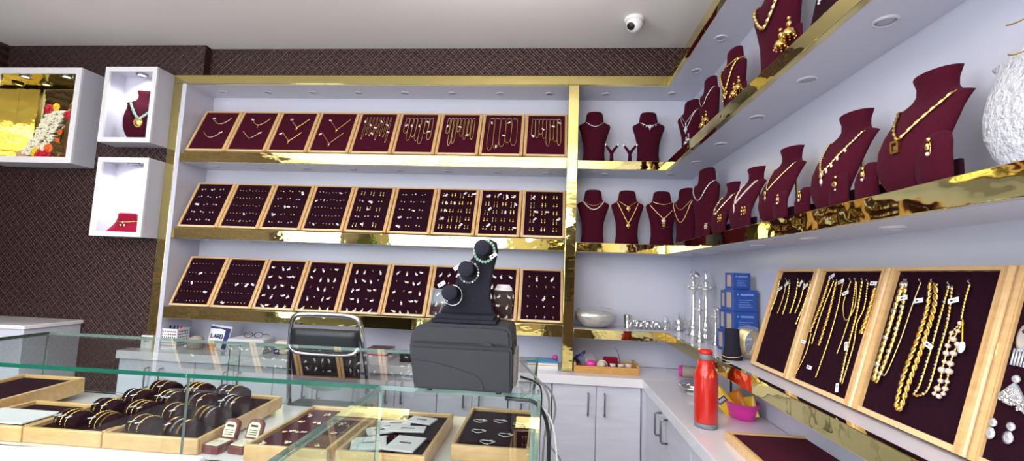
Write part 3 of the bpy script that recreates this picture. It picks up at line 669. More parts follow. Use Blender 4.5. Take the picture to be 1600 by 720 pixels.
# --- item meshes
def stud(mm, r): return MB().ball((0,0,.003),r,mm,6,(1,1,.7)).mesh('stud')
def drop(mm, kind):
    m = MB()
    if kind == 0: m.ball((0,.006,.003),.004,mm,6,(1,1,.6)); m.ball((0,-.003,.003),.0058,mm,6,(1,1.1,.6)); m.ball((0,-.011,.002),.0028,mm,6)
    elif kind == 1: m.ball((0,.008,.003),.003,mm,6); m.tube([(0,.008,.003),(0,-.014,.003)],.0014,mm,5); m.ball((0,-.016,.003),.0033,mm,6,(1,1.5,.8))
    elif kind == 2: m.ball((0,.005,.003),.0035,mm,6); m.lathe([(.002,.0),(.0065,-.008),(.0045,-.012)],mm,8,T=TR(0,0,.003,-PI/2)@Matrix.Diagonal((1,1,1,1)),smooth=True)
    else: m.ball((0,.007,.003),.0035,mm,6); m.ball((0,0,.003),.003,mm,6); m.ball((0,-.008,.003),.0042,mm,6,(1,1.3,.7))
    return m.mesh('drop')
def ringm(mm, k):
    m = MB(); pts = [(0,.0075*math.cos(a)*1,.002+.0075*math.sin(a)) for a in [2*PI*j/12 for j in range(12)]]
    m.tube(pts,.0014,mm,5,closed=True); m.ball((0,0,.0105),.004 if k else .0028,mm if k != 2 else 'gem',6,(1.2,1,.7)); return m.mesh('ring')
STUD = {k: stud(k, .0042) for k in ('gold','silver','pearl','gold_pale')}; STUDS = {k: stud(k, .0026) for k in ('gold','silver','gold_pale')}
DROP = {(k,j): drop(k,j) for k in ('gold','gold_pale') for j in range(4)}
RING = [ringm('gold',0), ringm('gold',1), ringm('silver',2), ringm('gold_pale',1)]
ROWN = ['bottom','second lowest','middle','second highest','top']
def item(name, me, M4, x, y, label, cat, group, rot=0, z=SURF, s=1):
    o = bpy.data.objects.new(name, me); COL.objects.link(o); o.matrix_world = M4 @ TR(x,y,z,0,0,rot) @ Matrix.Diagonal((s,s,s,1)); return tag(o, label, cat, group)
A_desc = ['two curved gold necklaces','a V necklace and a beaded necklace','two heavy gold V necklaces','two gold pendant necklaces','fine gold pendant chains','a dense row of gold loop chains','mixed thin gold chains with many tags','long plain gold loop chains','gold loop chains, next to the gold post']
B_desc = ['pearl and silver stud pairs','rows of small gold studs','stud pairs with a few tags','close rows of gold and pearl studs','small mixed stud pairs','sparse stud and hoop pairs','large yellow gold drop earrings','slender gold drop earrings','paired gold drops, next to the gold post']
C_desc = ['tiny nose pins, at the left end','tiny nose pins, second from the left','tagged rings, left of the centre','tagged rings, above the papers','tagged rings, above the black chair','tagged rings, right of the black chair','tagged rings, behind the bracelet stand','tagged rings, partly hidden by the bracelet stand','gold rings, next to the gold post']
for i in range(9):
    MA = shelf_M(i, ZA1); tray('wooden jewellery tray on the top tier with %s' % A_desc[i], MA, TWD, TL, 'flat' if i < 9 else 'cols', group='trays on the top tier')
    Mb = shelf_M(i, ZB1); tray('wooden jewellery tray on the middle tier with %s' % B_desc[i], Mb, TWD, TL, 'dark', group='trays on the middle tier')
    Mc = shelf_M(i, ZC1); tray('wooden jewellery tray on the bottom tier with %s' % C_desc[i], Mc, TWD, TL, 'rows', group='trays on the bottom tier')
    x0, x1, y0, y1 = .032, TWD-.032, .03, TL-.035
    # ---- top tier
    if i < 4:
        for k, (yc, nm) in enumerate(((.155,'lower'),(.265,'upper'))):
            V = (.1,.1),(.85,.15),(.9,.8),(.95,.9)
            vee = V[i][k]; dep = (.05,.055,.07,.085)[i]; hw = (.062,.06,.062,.068)[i]
            cx = TWD/2+(-.006 if k == 0 else .012)
            pts = []
            for j in range(25):
                q = -1+j/12; pts.append((cx+hw*q, yc-dep+dep*abs(q)**(2-vee), SURF+.003))
            t = thing('necklace', '%s gold necklace in the %s top-tier tray from the left' % (nm, ORD[i]), 'necklace', mw=MA.copy(), group=None)
            m = MB(); rr = (.0028,.0024,.0042,.0026)[i]; chain(m, pts, rr, 'gold_pale' if i < 2 else 'gold', alt='gem' if (i,k) in ((0,1),(1,0)) else None); obj('chain', m, t)
            if i >= 2 or k == 1 and i == 1:
                m = MB(); m.ball((cx,yc-dep-.006,SURF+.004),.009 if i > 1 else .005,'gold',8,(1,1,.5)); m.ball((cx,yc-dep-.020,SURF+.003),.004,'gold',6,(1,1.4,.7)); obj('pendant', m, t)
            add_tag(t, cx-hw if k else cx+hw*(1 if i < 2 else -1), yc-.01, SURF+.004, random.uniform(-1.6,-.6) if not k else random.uniform(1,2))
    else:
        n = (8,7,8,5,8)[i-4]
        for j in range(n):
            x = x0+.008+(x1-x0-.016)*(j+.5)/n; wv = (.004,.010,.007,.014,.009)[i-4]; ln = random.uniform(.10,.21) if i != 7 else random.uniform(.17,.24); yt = TL-.045
            if i == 4: ln = random.uniform(.11,.2)
            pts = [(x-wv,yt,SURF+.002)]+smooth_path([(x-wv,yt-.01,SURF+.002),(x-wv*1.2,yt-ln*.8,SURF+.002),(x,yt-ln,SURF+.002),(x+wv*1.2,yt-ln*.8,SURF+.002),(x+wv,yt-.01,SURF+.002)],6)+[(x+wv,yt,SURF+.002)]
            m = MB(); chain(m, pts, random.choice((.0015,.0019,.0026)) if i != 4 else .0014, random.choice(('gold','gold_pale')), n=5)
            t = thing('gold_chain', 'thin chain in the top-tier tray of %s' % A_desc[i].replace(', next to',' by'), 'chain', mw=MA.copy(), group='chains in top tier tray, '+ORD[i]); obj('chain', m, t)
            obj('hook', MB().tube([(x-wv,yt,SURF),(x-wv,yt+.003,SURF+.006),(x+wv,yt+.003,SURF+.006),(x+wv,yt,SURF)],.0012,'silver',5), t)
            if i == 4: obj('pendant', MB().ball((x,yt-ln-.004,SURF+.003),.005,'gold_pale',6,(1,1.3,.6)), t)
            if random.random() < .7: add_tag(t, x+random.uniform(-.008,.008), yt-random.choice((.02,.05,ln*.6,ln*.9)), SURF+.005, random.uniform(-1.4,1.4))
    # ---- middle tier
    for r in range(5):
        y = .05+r*.055
        if i < 6:
            pat = [6,9,6,9,6,6][i]
            if pat == 6: xsx = [.05,.068,.108,.126,.168,.186]
            else: xsx = [.042+.0205*k for k in range(9)]
            for x in xsx:
                if random.random() < .04: continue
                mm = random.choice((['silver','pearl','pearl'] if i == 0 else ['gold','gold_pale','pearl','pearl'] if i in (3,5) else ['gold_pale','pearl','gold']))
                o = item('stud_earring', STUD[mm] if i != 4 or r % 2 else DROP[('gold_pale',3)], Mb, x, y+random.uniform(-.004,.004), 'small stud in the %s row, tray of %s' % (ROWN[r], B_desc[i]), 'earring', 'studs in middle tier tray, '+ORD[i], s=random.uniform(.95,1.3)*(.74 if pat == 9 else 1.1))
                if random.random() < .10: add_tag(o, .002, .0, .004, random.uniform(-1.6,1.6), random.random() < .5)
        else:
            for p in range(4 if i < 8 else 3):
                kd = random.randrange(4) if (i,r) != (6,3) else 0
                for dx in (-.009,.009):
                    x = (.052+.05*p if i < 8 else .06+.066*p)+dx
                    o = item('drop_earring', DROP[('gold' if i != 7 else 'gold_pale' if random.random() < .4 else 'gold', kd)], Mb, x, y+.003, 'drop earring, %s row, tray of %s' % (ROWN[r], B_desc[i].replace(', next to',' by')), 'earring', 'drop earrings in middle tier tray, '+ORD[i], s=random.uniform(1.0,1.35))
                if random.random() < .35: add_tag(o, .002, .004, .006, random.uniform(-1,2.6))
    # ---- bottom tier
    h = (TL-.02)/5
    for r in range(5):
        y = .012+h*(r+.12)
        if i < 2:
            for k in range(9):
                if random.random() < .08: continue
                o = item('nose_pin', STUDS[random.choice(('gold','silver','gold_pale'))], Mc, .042+.0205*k, y+.012, 'tiny nose pin in the %s row of the tray %s' % (ROWN[r], ('at the left end','second from the left end')[i]), 'nose pin', 'nose pins in bottom tier tray, '+ORD[i], z=-.004, s=random.uniform(1.0,1.4))
                if random.random() < .12: add_tag(o, 0, 0, .005, random.uniform(-1.6,1.6))
        else:
            for k in range(4):
                o = item('finger_ring', random.choice(RING), Mc, .056+.047*k+random.uniform(-.004,.004), y+.008, 'ring, %s row, bottom-tier tray of %s' % (ROWN[r], C_desc[i]), 'ring', 'rings in bottom tier tray, '+ORD[i], rot=random.uniform(-.9,.9), z=-.0085, s=1.05 if i < 8 else 1.25)
                if random.random() < (.8 if i < 8 else .35): add_tag(o, random.uniform(-.003,.003), -.004, .006, random.uniform(-1.9,1.2))
# ------------------------------------------------------------------ big trays leaning on the right wall, lower shelf
TH2 = math.atan2(.328,.100); TL2 = .343
def wall_M(y, x=2.995): return TR(x, y, ZC1R+.03*math.cos(TH2)+.0005, 0, 0, RZ) @ TR(0,0,0,TH2,0,0)
big = []
for y, w_, x, st, lab in ((-.842,.245,2.980,'cols','leaning tray on the lower right shelf with short gold bracelets, mostly empty'),(-1.090,.279,2.980,'cols','leaning tray on the lower right shelf crowded with gold bracelets and chains'),
                          (-1.372,.289,2.980,'cols','leaning tray on the lower right shelf with five thick gold and pearl chains'),(-1.664,.29,2.980,'dark','leaning tray of crystal earrings at the near end of the lower right shelf')):
    Mx = wall_M(y, x); big.append(Mx); tray(lab, Mx, w_, TL2, st, t=.03, rw=.022, group='large trays leaning on the lower right shelf')
def px_chain(k, P, r, mm, label, tags=(), alt=None, lo=.45, n=8, two=0, extra=None):
    Mx = big[k]; pts = []
    for (u, v) in P:
        p = on_mat(Mx, u, v); pts.append((p.x, p.y, r*1.05-.005))
    pts = smooth_path(pts, 8); t = thing('gold_chain', label, 'chain', mw=Mx.copy()); m = MB()
    if two:     # two strands twisted into a rope
        Q = bead_path(pts, r*.5)
        for s_ in (0, PI):
            m.tube([Vector((q.x+r*.55*math.cos(i*.5+s_), q.y, q.z+r*.45*(1+math.sin(i*.5+s_)))) for i, q in enumerate(Q)], r*.55, mm, 6)
    else: chain(m, pts, r, mm, n=n, lo=lo, alt=alt)
    obj('chain', m, t)
    p = on_mat(Mx, *P[0]); obj('hook', MB().tube([(p.x,p.y-.004,-.008),(p.x,p.y+.004,.004),(p.x,p.y+.008,.0)],.0013,'steel',5), t)
    for (u, v, a) in tags:
        q = on_mat(Mx, u, v); o = bpy.data.objects.new('price_tag', TAG3); COL.objects.link(o); o.parent = t; o.matrix_local = TR(q.x,q.y,.006,0,0,a)
    return t
m = MB(); m.box(-.011,.011,-.005,.005,0,.0009,'tag'); m.box(-.006,-.001,-.002,.002,.0009,.0010,'ink'); m.box(.0,.006,-.0005,.0005,.0009,.0010,'ink'); TAG3 = m.mesh('price_tag')
# tray with short bracelets
for j, (a, b) in enumerate((((1218,437),(1203,488)),((1228,437),(1213,490)),((1234,440),(1222,492)),((1247,438),(1234,490)),((1256,442),(1241,490)),((1266,442),(1242,508)))):
    mid_ = ((a[0]+b[0])/2+2, (a[1]+b[1])/2)
    px_chain(0, [a, mid_, b], (.0035,.002,.0035,.004,.003,.0035)[j], 'gold', 'short gold bracelet hanging in the mostly empty leaning tray, %s from the left' % ORD[j], tags=[((1222,452,.5),),((1232,445,.6),),(),(),((1254,444,1.1),),((1262,448,.7),)][j])
q2 = [([(1297,437),(1286,470),(1266,520)],.0042,1,'bulky gold bracelet at the left of the crowded leaning tray'),([(1302,438),(1282,490),(1267,538)],.0028,0,'gold bracelet with a tag at its lower end in the crowded leaning tray'),
 ([(1308,440),(1296,490),(1280,540)],.004,1,'flat thick gold bracelet in the crowded leaning tray'),([(1266,520),(1258,550),(1241,585)],.002,0,'thin beaded gold tail hanging lowest at the left of the crowded tray'),
 ([(1316,440),(1308,480),(1294,530),(1273,590)],.0026,0,'long slim gold chain reaching the bottom of the crowded tray'),([(1328,438),(1316,475),(1320,500),(1334,478),(1337,440)],.002,0,'small gold loop with a charm in the crowded leaning tray'),
 ([(1336,438),(1330,480),(1318,520),(1306,553)],.0024,0,'narrow gold chain right of the charm loop'),([(1347,438),(1338,490),(1325,540),(1312,598)],.0036,0,'long gold bead chain ending near the bottom rail of the crowded tray'),
 ([(1355,440),(1349,480),(1338,505),(1332,540),(1314,600)],.0026,0,'gold chain with a silver curb plate in the crowded tray'),([(1369,450),(1358,490),(1346,522)],.0046,1,'broad gold watch-band bracelet at the right of the crowded tray')]
for P_, r_, two, lab in q2:
    px_chain(1, P_, r_, 'gold', lab, two=two, tags={'bulky':[(1303,433,.5)],'gold bracelet with':[(1259,535,-.1)],'long slim':[(1268,575,0)],'small gold loop':[(1325,459,.4)],'narrow':[(1318,441,.4)],'long gold bead':[(1326,542,-1.2)],'gold chain with':[(1312,607,-1.3)],'broad':[(1369,444,0)]}.get(next((k for k in ('bulky','gold bracelet with','long slim','small gold loop','narrow','long gold bead','gold chain with','broad') if lab.startswith(k)), ''), ()))
px_chain(2, [(1414,440),(1404,470),(1392,510),(1376,560),(1366,598)], .006, 'gold', 'thick two-tone gold link chain at the left of the five-chain tray', tags=[(1416,467,.25)], alt='silver', two=0, lo=.6)
px_chain(2, [(1417,440),(1411,480),(1397,530),(1380,575),(1369,600)], .005, 'gold', 'second strand of thick gold links beside the two-tone chain', alt='silver', lo=.6)
px_chain(2, [(1437,440),(1422,480),(1405,530),(1382,583),(1374,580)], .0018, 'gold_pale', 'thin silver and gold bead strand beside the two-tone chain', tags=[(1440,471,.2)])
px_chain(2, [(1456,441),(1452,480),(1436,530),(1413,590),(1403,635),(1410,637),(1422,600),(1444,540),(1462,480),(1464,442)], .0048, 'gold', 'long rope-twist gold chain, largest in the five-chain tray', two=1, tags=[(1456,541,-.4)])
px_chain(2, [(1482,445),(1472,480),(1455,540),(1436,600),(1427,615),(1436,617),(1450,605),(1466,550),(1480,500),(1487,445)], .003, 'gold', 'gold bar and silver bead chain in the five-chain tray', alt='silver', tags=[(1495,471,.3)])
t = px_chain(2, [(1514,443),(1506,470),(1500,500)], .0026, 'gold', 'gold necklace of large pink-white pearls at the right of the five-chain tray')
m = MB()
for u, v, r_ in ((1501,505,.006),(1497,517,.005),(1487,520,.005),(1490,530,.007),(1481,540,.006),(1497,538,.007),(1479,552,.007),(1490,552,.007),(1476,565,.005),(1485,568,.007),(1472,578,.008),(1483,580,.008),(1470,595,.006),(1480,596,.005),(1465,607,.007),(1477,607,.006),(1460,615,.005),(1467,619,.006),(1474,615,.005)):
    p = on_mat(big[2], u, v); m.ball((p.x,p.y,.0),r_*.8,'pearl',10)
for SP in (((1501,505),(1487,520),(1481,540),(1479,552),(1476,565),(1472,578),(1470,595),(1465,607),(1460,615),(1467,619)),((1503,505),(1497,517),(1490,530),(1497,538),(1490,552),(1485,568),(1483,580),(1480,596),(1477,607),(1474,615),(1467,619))):
    chain(m, [(q.x,q.y,.0) for q in (on_mat(big[2],*w_) for w_ in SP)], .0024, 'gold')
obj('pearl_strand', m, t, 'pink-white baroque pearls')
p = on_mat(big[2],1504,543); m = MB(); m.lathe([(.0075,0),(.0075,.001),(.001,.0012)],'tag',18,c=(p.x,p.y,.002),sy=1.5); obj('price_tag', m, t, 'oval white tag')
p1 = on_mat(big[2],1507,500); obj('thread', MB().tube([(p1.x,p1.y,.003),(p.x,p.y+.01,.003)],.0012,'yellow',5), t, 'yellow thread')
# crystal earring tray
def px_item(k, u, v, name, mb, label, cat, s=1):
    p = on_mat(big[k], u, v); return obj(name, mb, None, label, cat, mw=big[k] @ TR(p.x,p.y,-.006) @ Matrix.Diagonal((s,s,s,1)))
def fan():
    m = MB(); m.lathe([(.006,-.001),(.007,.001),(.005,.003)],'gem',10,c=(0,.022,.003))
    m.prism([(-.022,-.010),(-.012,-.018),(0,-.022),(.012,-.018),(.022,-.010),(.006,.010),(0,.016),(-.006,.010)],.001,.005,'gem',T=Matrix(((1,0,0,0),(0,0,1,0),(0,1,0,0),(0,0,0,1)))); m.ball((0,.022,.004),.007,'gem',8,(1,1,.5))
    for k in range(60):
        a = random.uniform(-1,1); rr = random.uniform(.01,.036); m.ball((a*rr*.6, .016-rr, .006), .0022, 'silver', 5)
    return m
def oval2():
    m = MB(); m.lathe([(.006,0),(.0075,.003),(.003,.005)],'gem',10,c=(0,.010,.001)); m.lathe([(.007,0),(.009,.003),(.003,.005)],'gem',12,c=(0,-.008,.001),sy=1.15); return m
px_item(3,1580,612,'drop_earring',fan(),'fan-shaped crystal earring nearer the wooden rail of the crystal tray','earring',1.0)
px_item(3,1612,628,'drop_earring',fan(),'fan-shaped crystal earring farther from the wooden rail of the crystal tray','earring',1.0)
px_item(3,1546,668,'drop_earring',oval2(),'oval double crystal earring, the one nearer the wooden rail','earring')
px_item(3,1574,675,'drop_earring',oval2(),'oval double crystal earring, right of its twin','earring')
m = MB(); m.lathe([(.010,0),(.012,.002),(.008,.003)],'gem',14,c=(0,.02,.002),sy=2); m.ball((0,.03,.003),.005,'blue_gem',8)
for k in range(5): m.tube([(-.010+.005*k,.0,.003),(-.010+.005*k,-.028,.003)],.0018,'gem',5)
px_item(3,1593,545,'drop_earring',m,'long crystal fringe earring with a blue stone in the near tray','earring')
for (u, v, w_, h_, nm) in ((1572,560,.11,.10,'upper'),(1566,640,.13,.085,'middle'),(1555,695,.12,.06,'lower')):
    pass
# ------------------------------------------------------------------ objects on the lower right shelf
Z = ZC1R
m = MB(); m.lathe([(.02,0),(.045,.004),(.07,.018),(.088,.04),(.092,.058),(.085,.064),(.07,.068),(.03,.072),(.001,.074)],'silver_wrap',36,sy=.75)
for v in m.b.verts: v.co += Vector((random.uniform(-.002,.002),random.uniform(-.002,.002),random.uniform(-.003,.003)))
t = thing('silver_bowl', 'wide silver basket wrapped in crinkled clear plastic beside the gold post', 'bowl', (2.545,.095,Z), group=None); t.scale = (1.28,1.15,1.3); obj('bowl', m, t)
m = MB(); m.lathe([(.026,.001),(.06,.004),(.09,.03),(.098,.06),(.075,.078),(.02,.084)],'film',20,sy=.8)
for v in m.b.verts: v.co += Vector((random.uniform(-.004,.004),random.uniform(-.004,.004),random.uniform(0,.005)))
obj('plastic_wrap', m, t)
obj('silver_cup', MB().lathe([(.018,0),(.019,.004),(.015,.008),(.020,.05),(.022,.075),(.0225,.076),(.02,.076),(.018,.03)],'silver',20,c=(2.728,.125,Z)), None, 'small silver cup right of the wrapped silver basket', 'cup')
def lump(name, label, cat, x, y, s, prof, extra=(), wrap=True, n=16, mm='silver'):
    t = thing(name, label, cat, (x,y,Z)); t.scale = (s,s,s); m = MB(); m.lathe(prof, mm, n)
    for e in extra: m.ball(*e)
    obj('body', m, t)
    if wrap:
        R_ = max(r for r, z in prof); H_ = max(z for r, z in prof); w = MB(); w.lathe([(R_*1.15,.001),(R_*1.25,H_*.3),(R_*1.1,H_*.7),(R_*.6,H_*1.03),(.002,H_*1.1)],'film',12)
        for v in w.b.verts: v.co += Vector((random.uniform(-.003,.003),random.uniform(-.003,.003),random.uniform(0,.003)))
        obj('plastic_wrap', w, t)
    return t
ele = [(.0,-.0,.03),.022,'silver',10,(1.3,.8,.9)]
def elephant(label, x, y, s, rz):
    t = thing('elephant_figurine', label, 'figurine', mw=TR(x,y,Z,0,0,rz)@Matrix.Diagonal((s,s,s,1))); m = MB()
    m.ball((0,0,.032),.02,'silver',12,(1.3,.85,.95)); m.ball((-.028,0,.042),.013,'silver',10); m.tube([(-.038,0,.042),(-.048,0,.03),(-.05,0,.014),(-.056,0,.012)],[.007,.005,.0035,.003],'silver',7)
    for a in (-.014,.014):
        for b_ in (-.009,.009): m.tube([(a,b_,.03),(a,b_,0)],[.008,.007],'silver',8)
    for s_ in (-1,1): m.ball((-.022,s_*.013,.044),.010,'silver',8,(.6,.3,1)); m.tube([(-.036,s_*.005,.036),(-.046,s_*.006,.034)],[.002,.001],'silver',5)
    m.tube([(.026,0,.04),(.031,0,.02)],[.002,.0015],'silver',5); obj('body', m, t)
elephant('silver elephant figurine right of the silver cup', 2.79,.13,1.0,.3)
elephant('silver elephant figurine, first of the pair in the middle of the shelf', 2.845,.125,.95,.1)
elephant('silver elephant figurine, second of the pair in the middle of the shelf', 2.895,.14,.9,-.2)
lump('silver_oil_lamp','short silver footed lamp in plastic, behind the elephants','lamp',2.945,.15,1.0,[(.018,0),(.019,.004),(.008,.012),(.007,.03),(.02,.042),(.022,.05),(.006,.056),(.007,.062),(.001,.07)])
lump('silver_incense_burner','domed silver incense burner in plastic wrap at the corner','incense burner',3.015,.135,1.15,[(.022,0),(.024,.005),(.014,.012),(.022,.03),(.024,.045),(.016,.058),(.006,.066),(.004,.074),(.001,.08)],wrap=True)
SAM = [(.034,0),(.035,.006),(.030,.012),(.028,.035),(.031,.04),(.024,.055),(.018,.06),(.022,.075),(.014,.085),(.010,.10),(.013,.108),(.009,.116),(.012,.15),(.008,.16),(.011,.19),(.008,.20),(.010,.225),(.014,.235),(.03,.245),(.032,.252),(.012,.256),(.008,.262),(.014,.275),(.013,.285),(.006,.292)]
def oil_lamp(label, x, y, s, top):
    t = thing('silver_oil_lamp', label, 'lamp', mw=TR(x,y,Z)@Matrix.Diagonal((s,s,s,1))); m = MB(); m.lathe(SAM,'silver',20); obj('body', m, t)
    m = MB()
    for k in range(5):
        a = 2*PI*k/5; m.tube([(.02*math.cos(a),.02*math.sin(a),.25),(.036*math.cos(a),.036*math.sin(a),.254),(.042*math.cos(a),.042*math.sin(a),.262)],[.006,.006,.003],'silver',6)
    obj('wick_dish', m, t)
    m = MB()
    if top == 'bird':
        m.ball((0,0,.305),.012,'silver',10,(1.3,.8,1)); m.tube([(-.01,0,.31),(-.016,0,.325),(-.022,0,.326)],[.006,.005,.001],'silver',6)
        for k in range(7): a = -.6+.2*k; m.tube([(.01,0,.308),(.012+.022*math.cos(a+.9),.01*(k-3)/3,.308+.028*math.sin(a+.9))],[.003,.004],'silver',5)
    else: m.lathe([(.006,.292),(.010,.30),(.005,.31),(.007,.318),(.003,.33),(.001,.345)],'silver',12)
    obj('finial', m, t)
    w = MB(); w.lathe([(.04,.002),(.045,.08),(.038,.18),(.046,.25),(.03,.31),(.008,.345)],'film',14)
    for v in w.b.verts: v.co += Vector((random.uniform(-.004,.004),random.uniform(-.004,.004),0))
    obj('plastic_wrap', w, t)
oil_lamp('tall silver oil lamp topped by a bird, in clear plastic, leftmost on the corner shelf', 3.035,-.055,.98,'bird')
oil_lamp('tall silver oil lamp with a pointed finial, right of the bird lamp', 3.06,-.17,.98,'spire')
oil_lamp('shorter silver oil lamp standing in front of the tall pair', 2.985,-.31,.60,'spire')
oil_lamp('smallest silver oil lamp beside the blue cartons', 3.03,-.385,.5,'bird')
# blue cartons
def carton(label, y, z, w=.085, d=.075, h=.078, x=3.045):
    t = thing('blue_carton', label, 'box', mw=TR(x,y,z,0,0,RZ+.12)); m = MB(); m.box(-w/2,w/2,-d/2,d/2,0,h-.001,'blue_box',.001); obj('box_body', m, t)
    m = MB(); m.box(w/2,w/2+.0006,-d*.22,d*.34,h*.72,h*.80,'pale_blue'); m.ball((w/2,-d*.33,h*.76),.004,'pale_blue',6,(.1,1,1))
    for k in range(4): m.box(w/2,w/2+.0006,-d*.3,d*(.3-.08*(k%3)),h*(.20+.1*k),h*(.225+.1*k),'pale_blue')
    obj('print', m, t, 'pale printed lettering and lines')
    m = MB(); m.box(-w*.24,w*.24,-d/2-.0008,-d/2,h*.15,h*.85,'beige',.0003); obj('window', m, t, 'oval product window')
    return t
HB = .086
carton('blue carton at the bottom of the stack, left of the black display hand', -.50,Z,w=.06,h=HB)
carton('blue carton at the bottom of the stack, hidden behind the wrapped gold item', -.605,Z,h=HB,w=.07,d=.085)
carton('narrow blue carton in the second layer of the stack, on the left', -.520,Z+HB,w=.05,h=HB)
carton('wide blue carton in the second layer of the stack, on the right', -.615,Z+HB,w=.075,d=.095,h=HB,x=3.045)
carton('narrow blue carton in the third layer of the stack, on the left', -.530,Z+2*HB,w=.045,h=HB-.006)
carton('wide blue carton in the third layer of the stack, on the right', -.615,Z+2*HB,w=.075,d=.095,h=HB,x=3.045)
carton('small blue carton alone on top of the stack', -.60,Z+3*HB,w=.065,d=.07,h=.066,x=3.04)
# black display form with bangle and wrapped gold item
bf = MB(); bf.lathe([(.036,0),(.036,.01),(.030,.03),(.026,.06),(.025,.09),(.026,.108),(.024,.112),(.001,.113)],'velvet_black',24,c=(2.963,-.74,Z),sy=.8)
obj('bracelet_stand', bf, None, 'short black velvet cylinder stand wearing a thin gold bracelet', 'bracelet stand')
m = MB(); chain(m, [(2.963+.037*math.cos(a),-.74+.031*math.sin(a),Z+.022+.012*math.cos(a-1)) for a in [2*PI*k/30 for k in range(31)]],.0022,'gold'); obj('bracelet', m, None, 'thin gold bracelet slanting around the foot of the short black cylinder', 'bracelet')
t = thing('wrapped_bangles', 'bundle of gold bangles in clear plastic between the blue cartons and leaning tray', 'bangles', (3.035,-.715,Z)); m = MB()
for k in range(9): m.tube([(.0+.032*math.cos(a),-.035+.009*k,.06+.05*math.sin(a)) for a in [2*PI*j/16 for j in range(16)]],.0025,'gold_pale',6,closed=True)
obj('bangles', m, t); w = MB(); w.lathe([(.035,0),(.044,.03),(.046,.07),(.040,.11),(.01,.122)],'film',16,sy=1.15)
for v in w.b.verts: v.co += Vector((random.uniform(-.003,.003),random.uniform(-.003,.003),random.uniform(0,.003)))
obj('plastic_wrap', w, t)
# ------------------------------------------------------------------ right worktop items
bt = thing('water_bottle', 'tall glossy red water bottle with grey neck band, standing on the right worktop', 'bottle', (2.847,-.80,ZK))
obj('body', MB().lathe([(.0385,.018),(.0405,.022),(.0405,.175),(.039,.188),(.034,.200),(.029,.209),(.0285,.233),(.0001,.2335)],'red',36), bt)
obj('base_ring', MB().lathe([(.037,0),(.0395,.002),(.0395,.0175),(.0001,.0178)],'grey_band',36), bt, 'grey base ring')
obj('neck_band', MB().lathe([(.0225,.2335),(.0235,.236),(.0235,.254),(.022,.2555),(.0001,.2556)],'grey_band',28), bt, 'grey neck band')
m = MB(); m.lathe([(.0235,.2558),(.0245,.258),(.0242,.264),(.018,.270),(.0001,.272)],'red_cap',28); obj('cap', m, bt, 'red flip cap')
pb = thing('plastic_bowl', 'magenta plastic bowl on the right worktop holding snack packets', 'bowl', (3.03,-.66,ZK)); m = MB()
pr = [(.040,0),(.044,.003),(.050,.030),(.056,.056),(.059,.058),(.059,.061),(.054,.060),(.047,.032),(.040,.006),(.0001,.005)]
m.lathe(pr,'pink',36,sy=1.25); obj('bowl', m, pb)
def packet(label, x, y, z, rx, ry, rz, w, h, mm, logo=True):
    t = thing('snack_packet', label, 'packet', mw=TR(x,y,z,rx,ry,rz)); rows = []
    for k in range(9):
        v = k/8; th = .007*math.sin(PI*v)+.0006; rows.append([(-w/2+w*j/6, -th*math.sin(PI*j/6)**.6-.0004 if 0 < j < 6 else 0, h*v) for j in range(7)]+[(w/2-w*j/6, th*math.sin(PI*j/6)**.6+.0004 if 0 < j < 6 else .0003, h*v) for j in range(7)])
    obj('wrapper', MB().grid(rows, mm, True, True), t)
    if logo: 
        m = MB(); m.box(-w*.32,w*.32,-.0095,-.0085,h*.42,h*.62,'blue_dark',.001); obj('logo_band', m, t, 'dark blue lettered band')
        m = MB()
        for k in range(5): m.box(-w*.24+k*w*.1,-w*.24+k*w*.1+.003,-.0100,-.0094,h*.47,h*.57,'tag')
        obj('lettering', m, t, 'pale lettering')
packet('yellow snack packet with a dark blue name band standing in the magenta bowl', 3.0,-.645,ZK+.012,-.15,-.75,-.5,.06,.105,'yellow')
packet('orange snack packet leaning behind the yellow one in the magenta bowl', 3.035,-.675,ZK+.012,-.2,-.55,-.7,.05,.095,'orange',False)
packet('second yellow packet at the right of the magenta bowl', 3.055,-.70,ZK+.014,-.1,-.35,-.9,.045,.075,'yellow',False)
mm_ = thing('table_mirror', 'round chrome-rimmed table mirror lying tilted on its white foot behind the red bottle', 'mirror', (2.955,-.33,ZK))
obj('foot', MB().lathe([(.035,0),(.036,.004),(.012,.008),(.008,.03)],'white_plastic',20), mm_)
T_ = TR(0,0,.034,.12,-.05,0); obj('rim', MB().lathe([(.066,0),(.068,.003),(.066,.008),(.063,.008)],'chrome',32,T=T_), mm_); obj('mirror_glass', MB().lathe([(.0625,.0082),(.001,.0083)],'mirror',32,T=T_), mm_)
obj('mirror_disc', MB().lathe([(.052,-.004),(.054,0),(.052,.004),(.001,.0045)],'black',32,T=TR(3.05,-.50,ZK+.057,PI/2,0,1.2)), None, 'round black-backed hand mirror propped behind the red bottle', 'hand mirror')
t = thing('wipes_roll', 'beige and lavender rolled pack with a pink end, lying under the corner shelf', 'roll', mw=TR(2.985,.03,ZK+.031,0,PI/2,-.35)); obj('roll', MB().lathe([(.029,.02),(.030,.025),(.030,.10),(.0295,.105)],'beige',20,caps=True), t)
obj('end_cap', MB().lathe([(.022,0),(.028,.004),(.0295,.0195),(.0001,.0198)],'pink',20), t, 'pink end'); obj('wrapper_end', MB().lathe([(.0302,.1055),(.0302,.16),(.025,.165),(.001,.166)],'lav',20), t, 'lavender wrapper end')
# empty tray on the worktop
tray('empty maroon tray lying flat on the right worktop in front of the magenta bowl', TR(2.865,-1.26,ZK+.0305,0,0,.0), .27, .33, 'flat', t=.03, rw=.014)
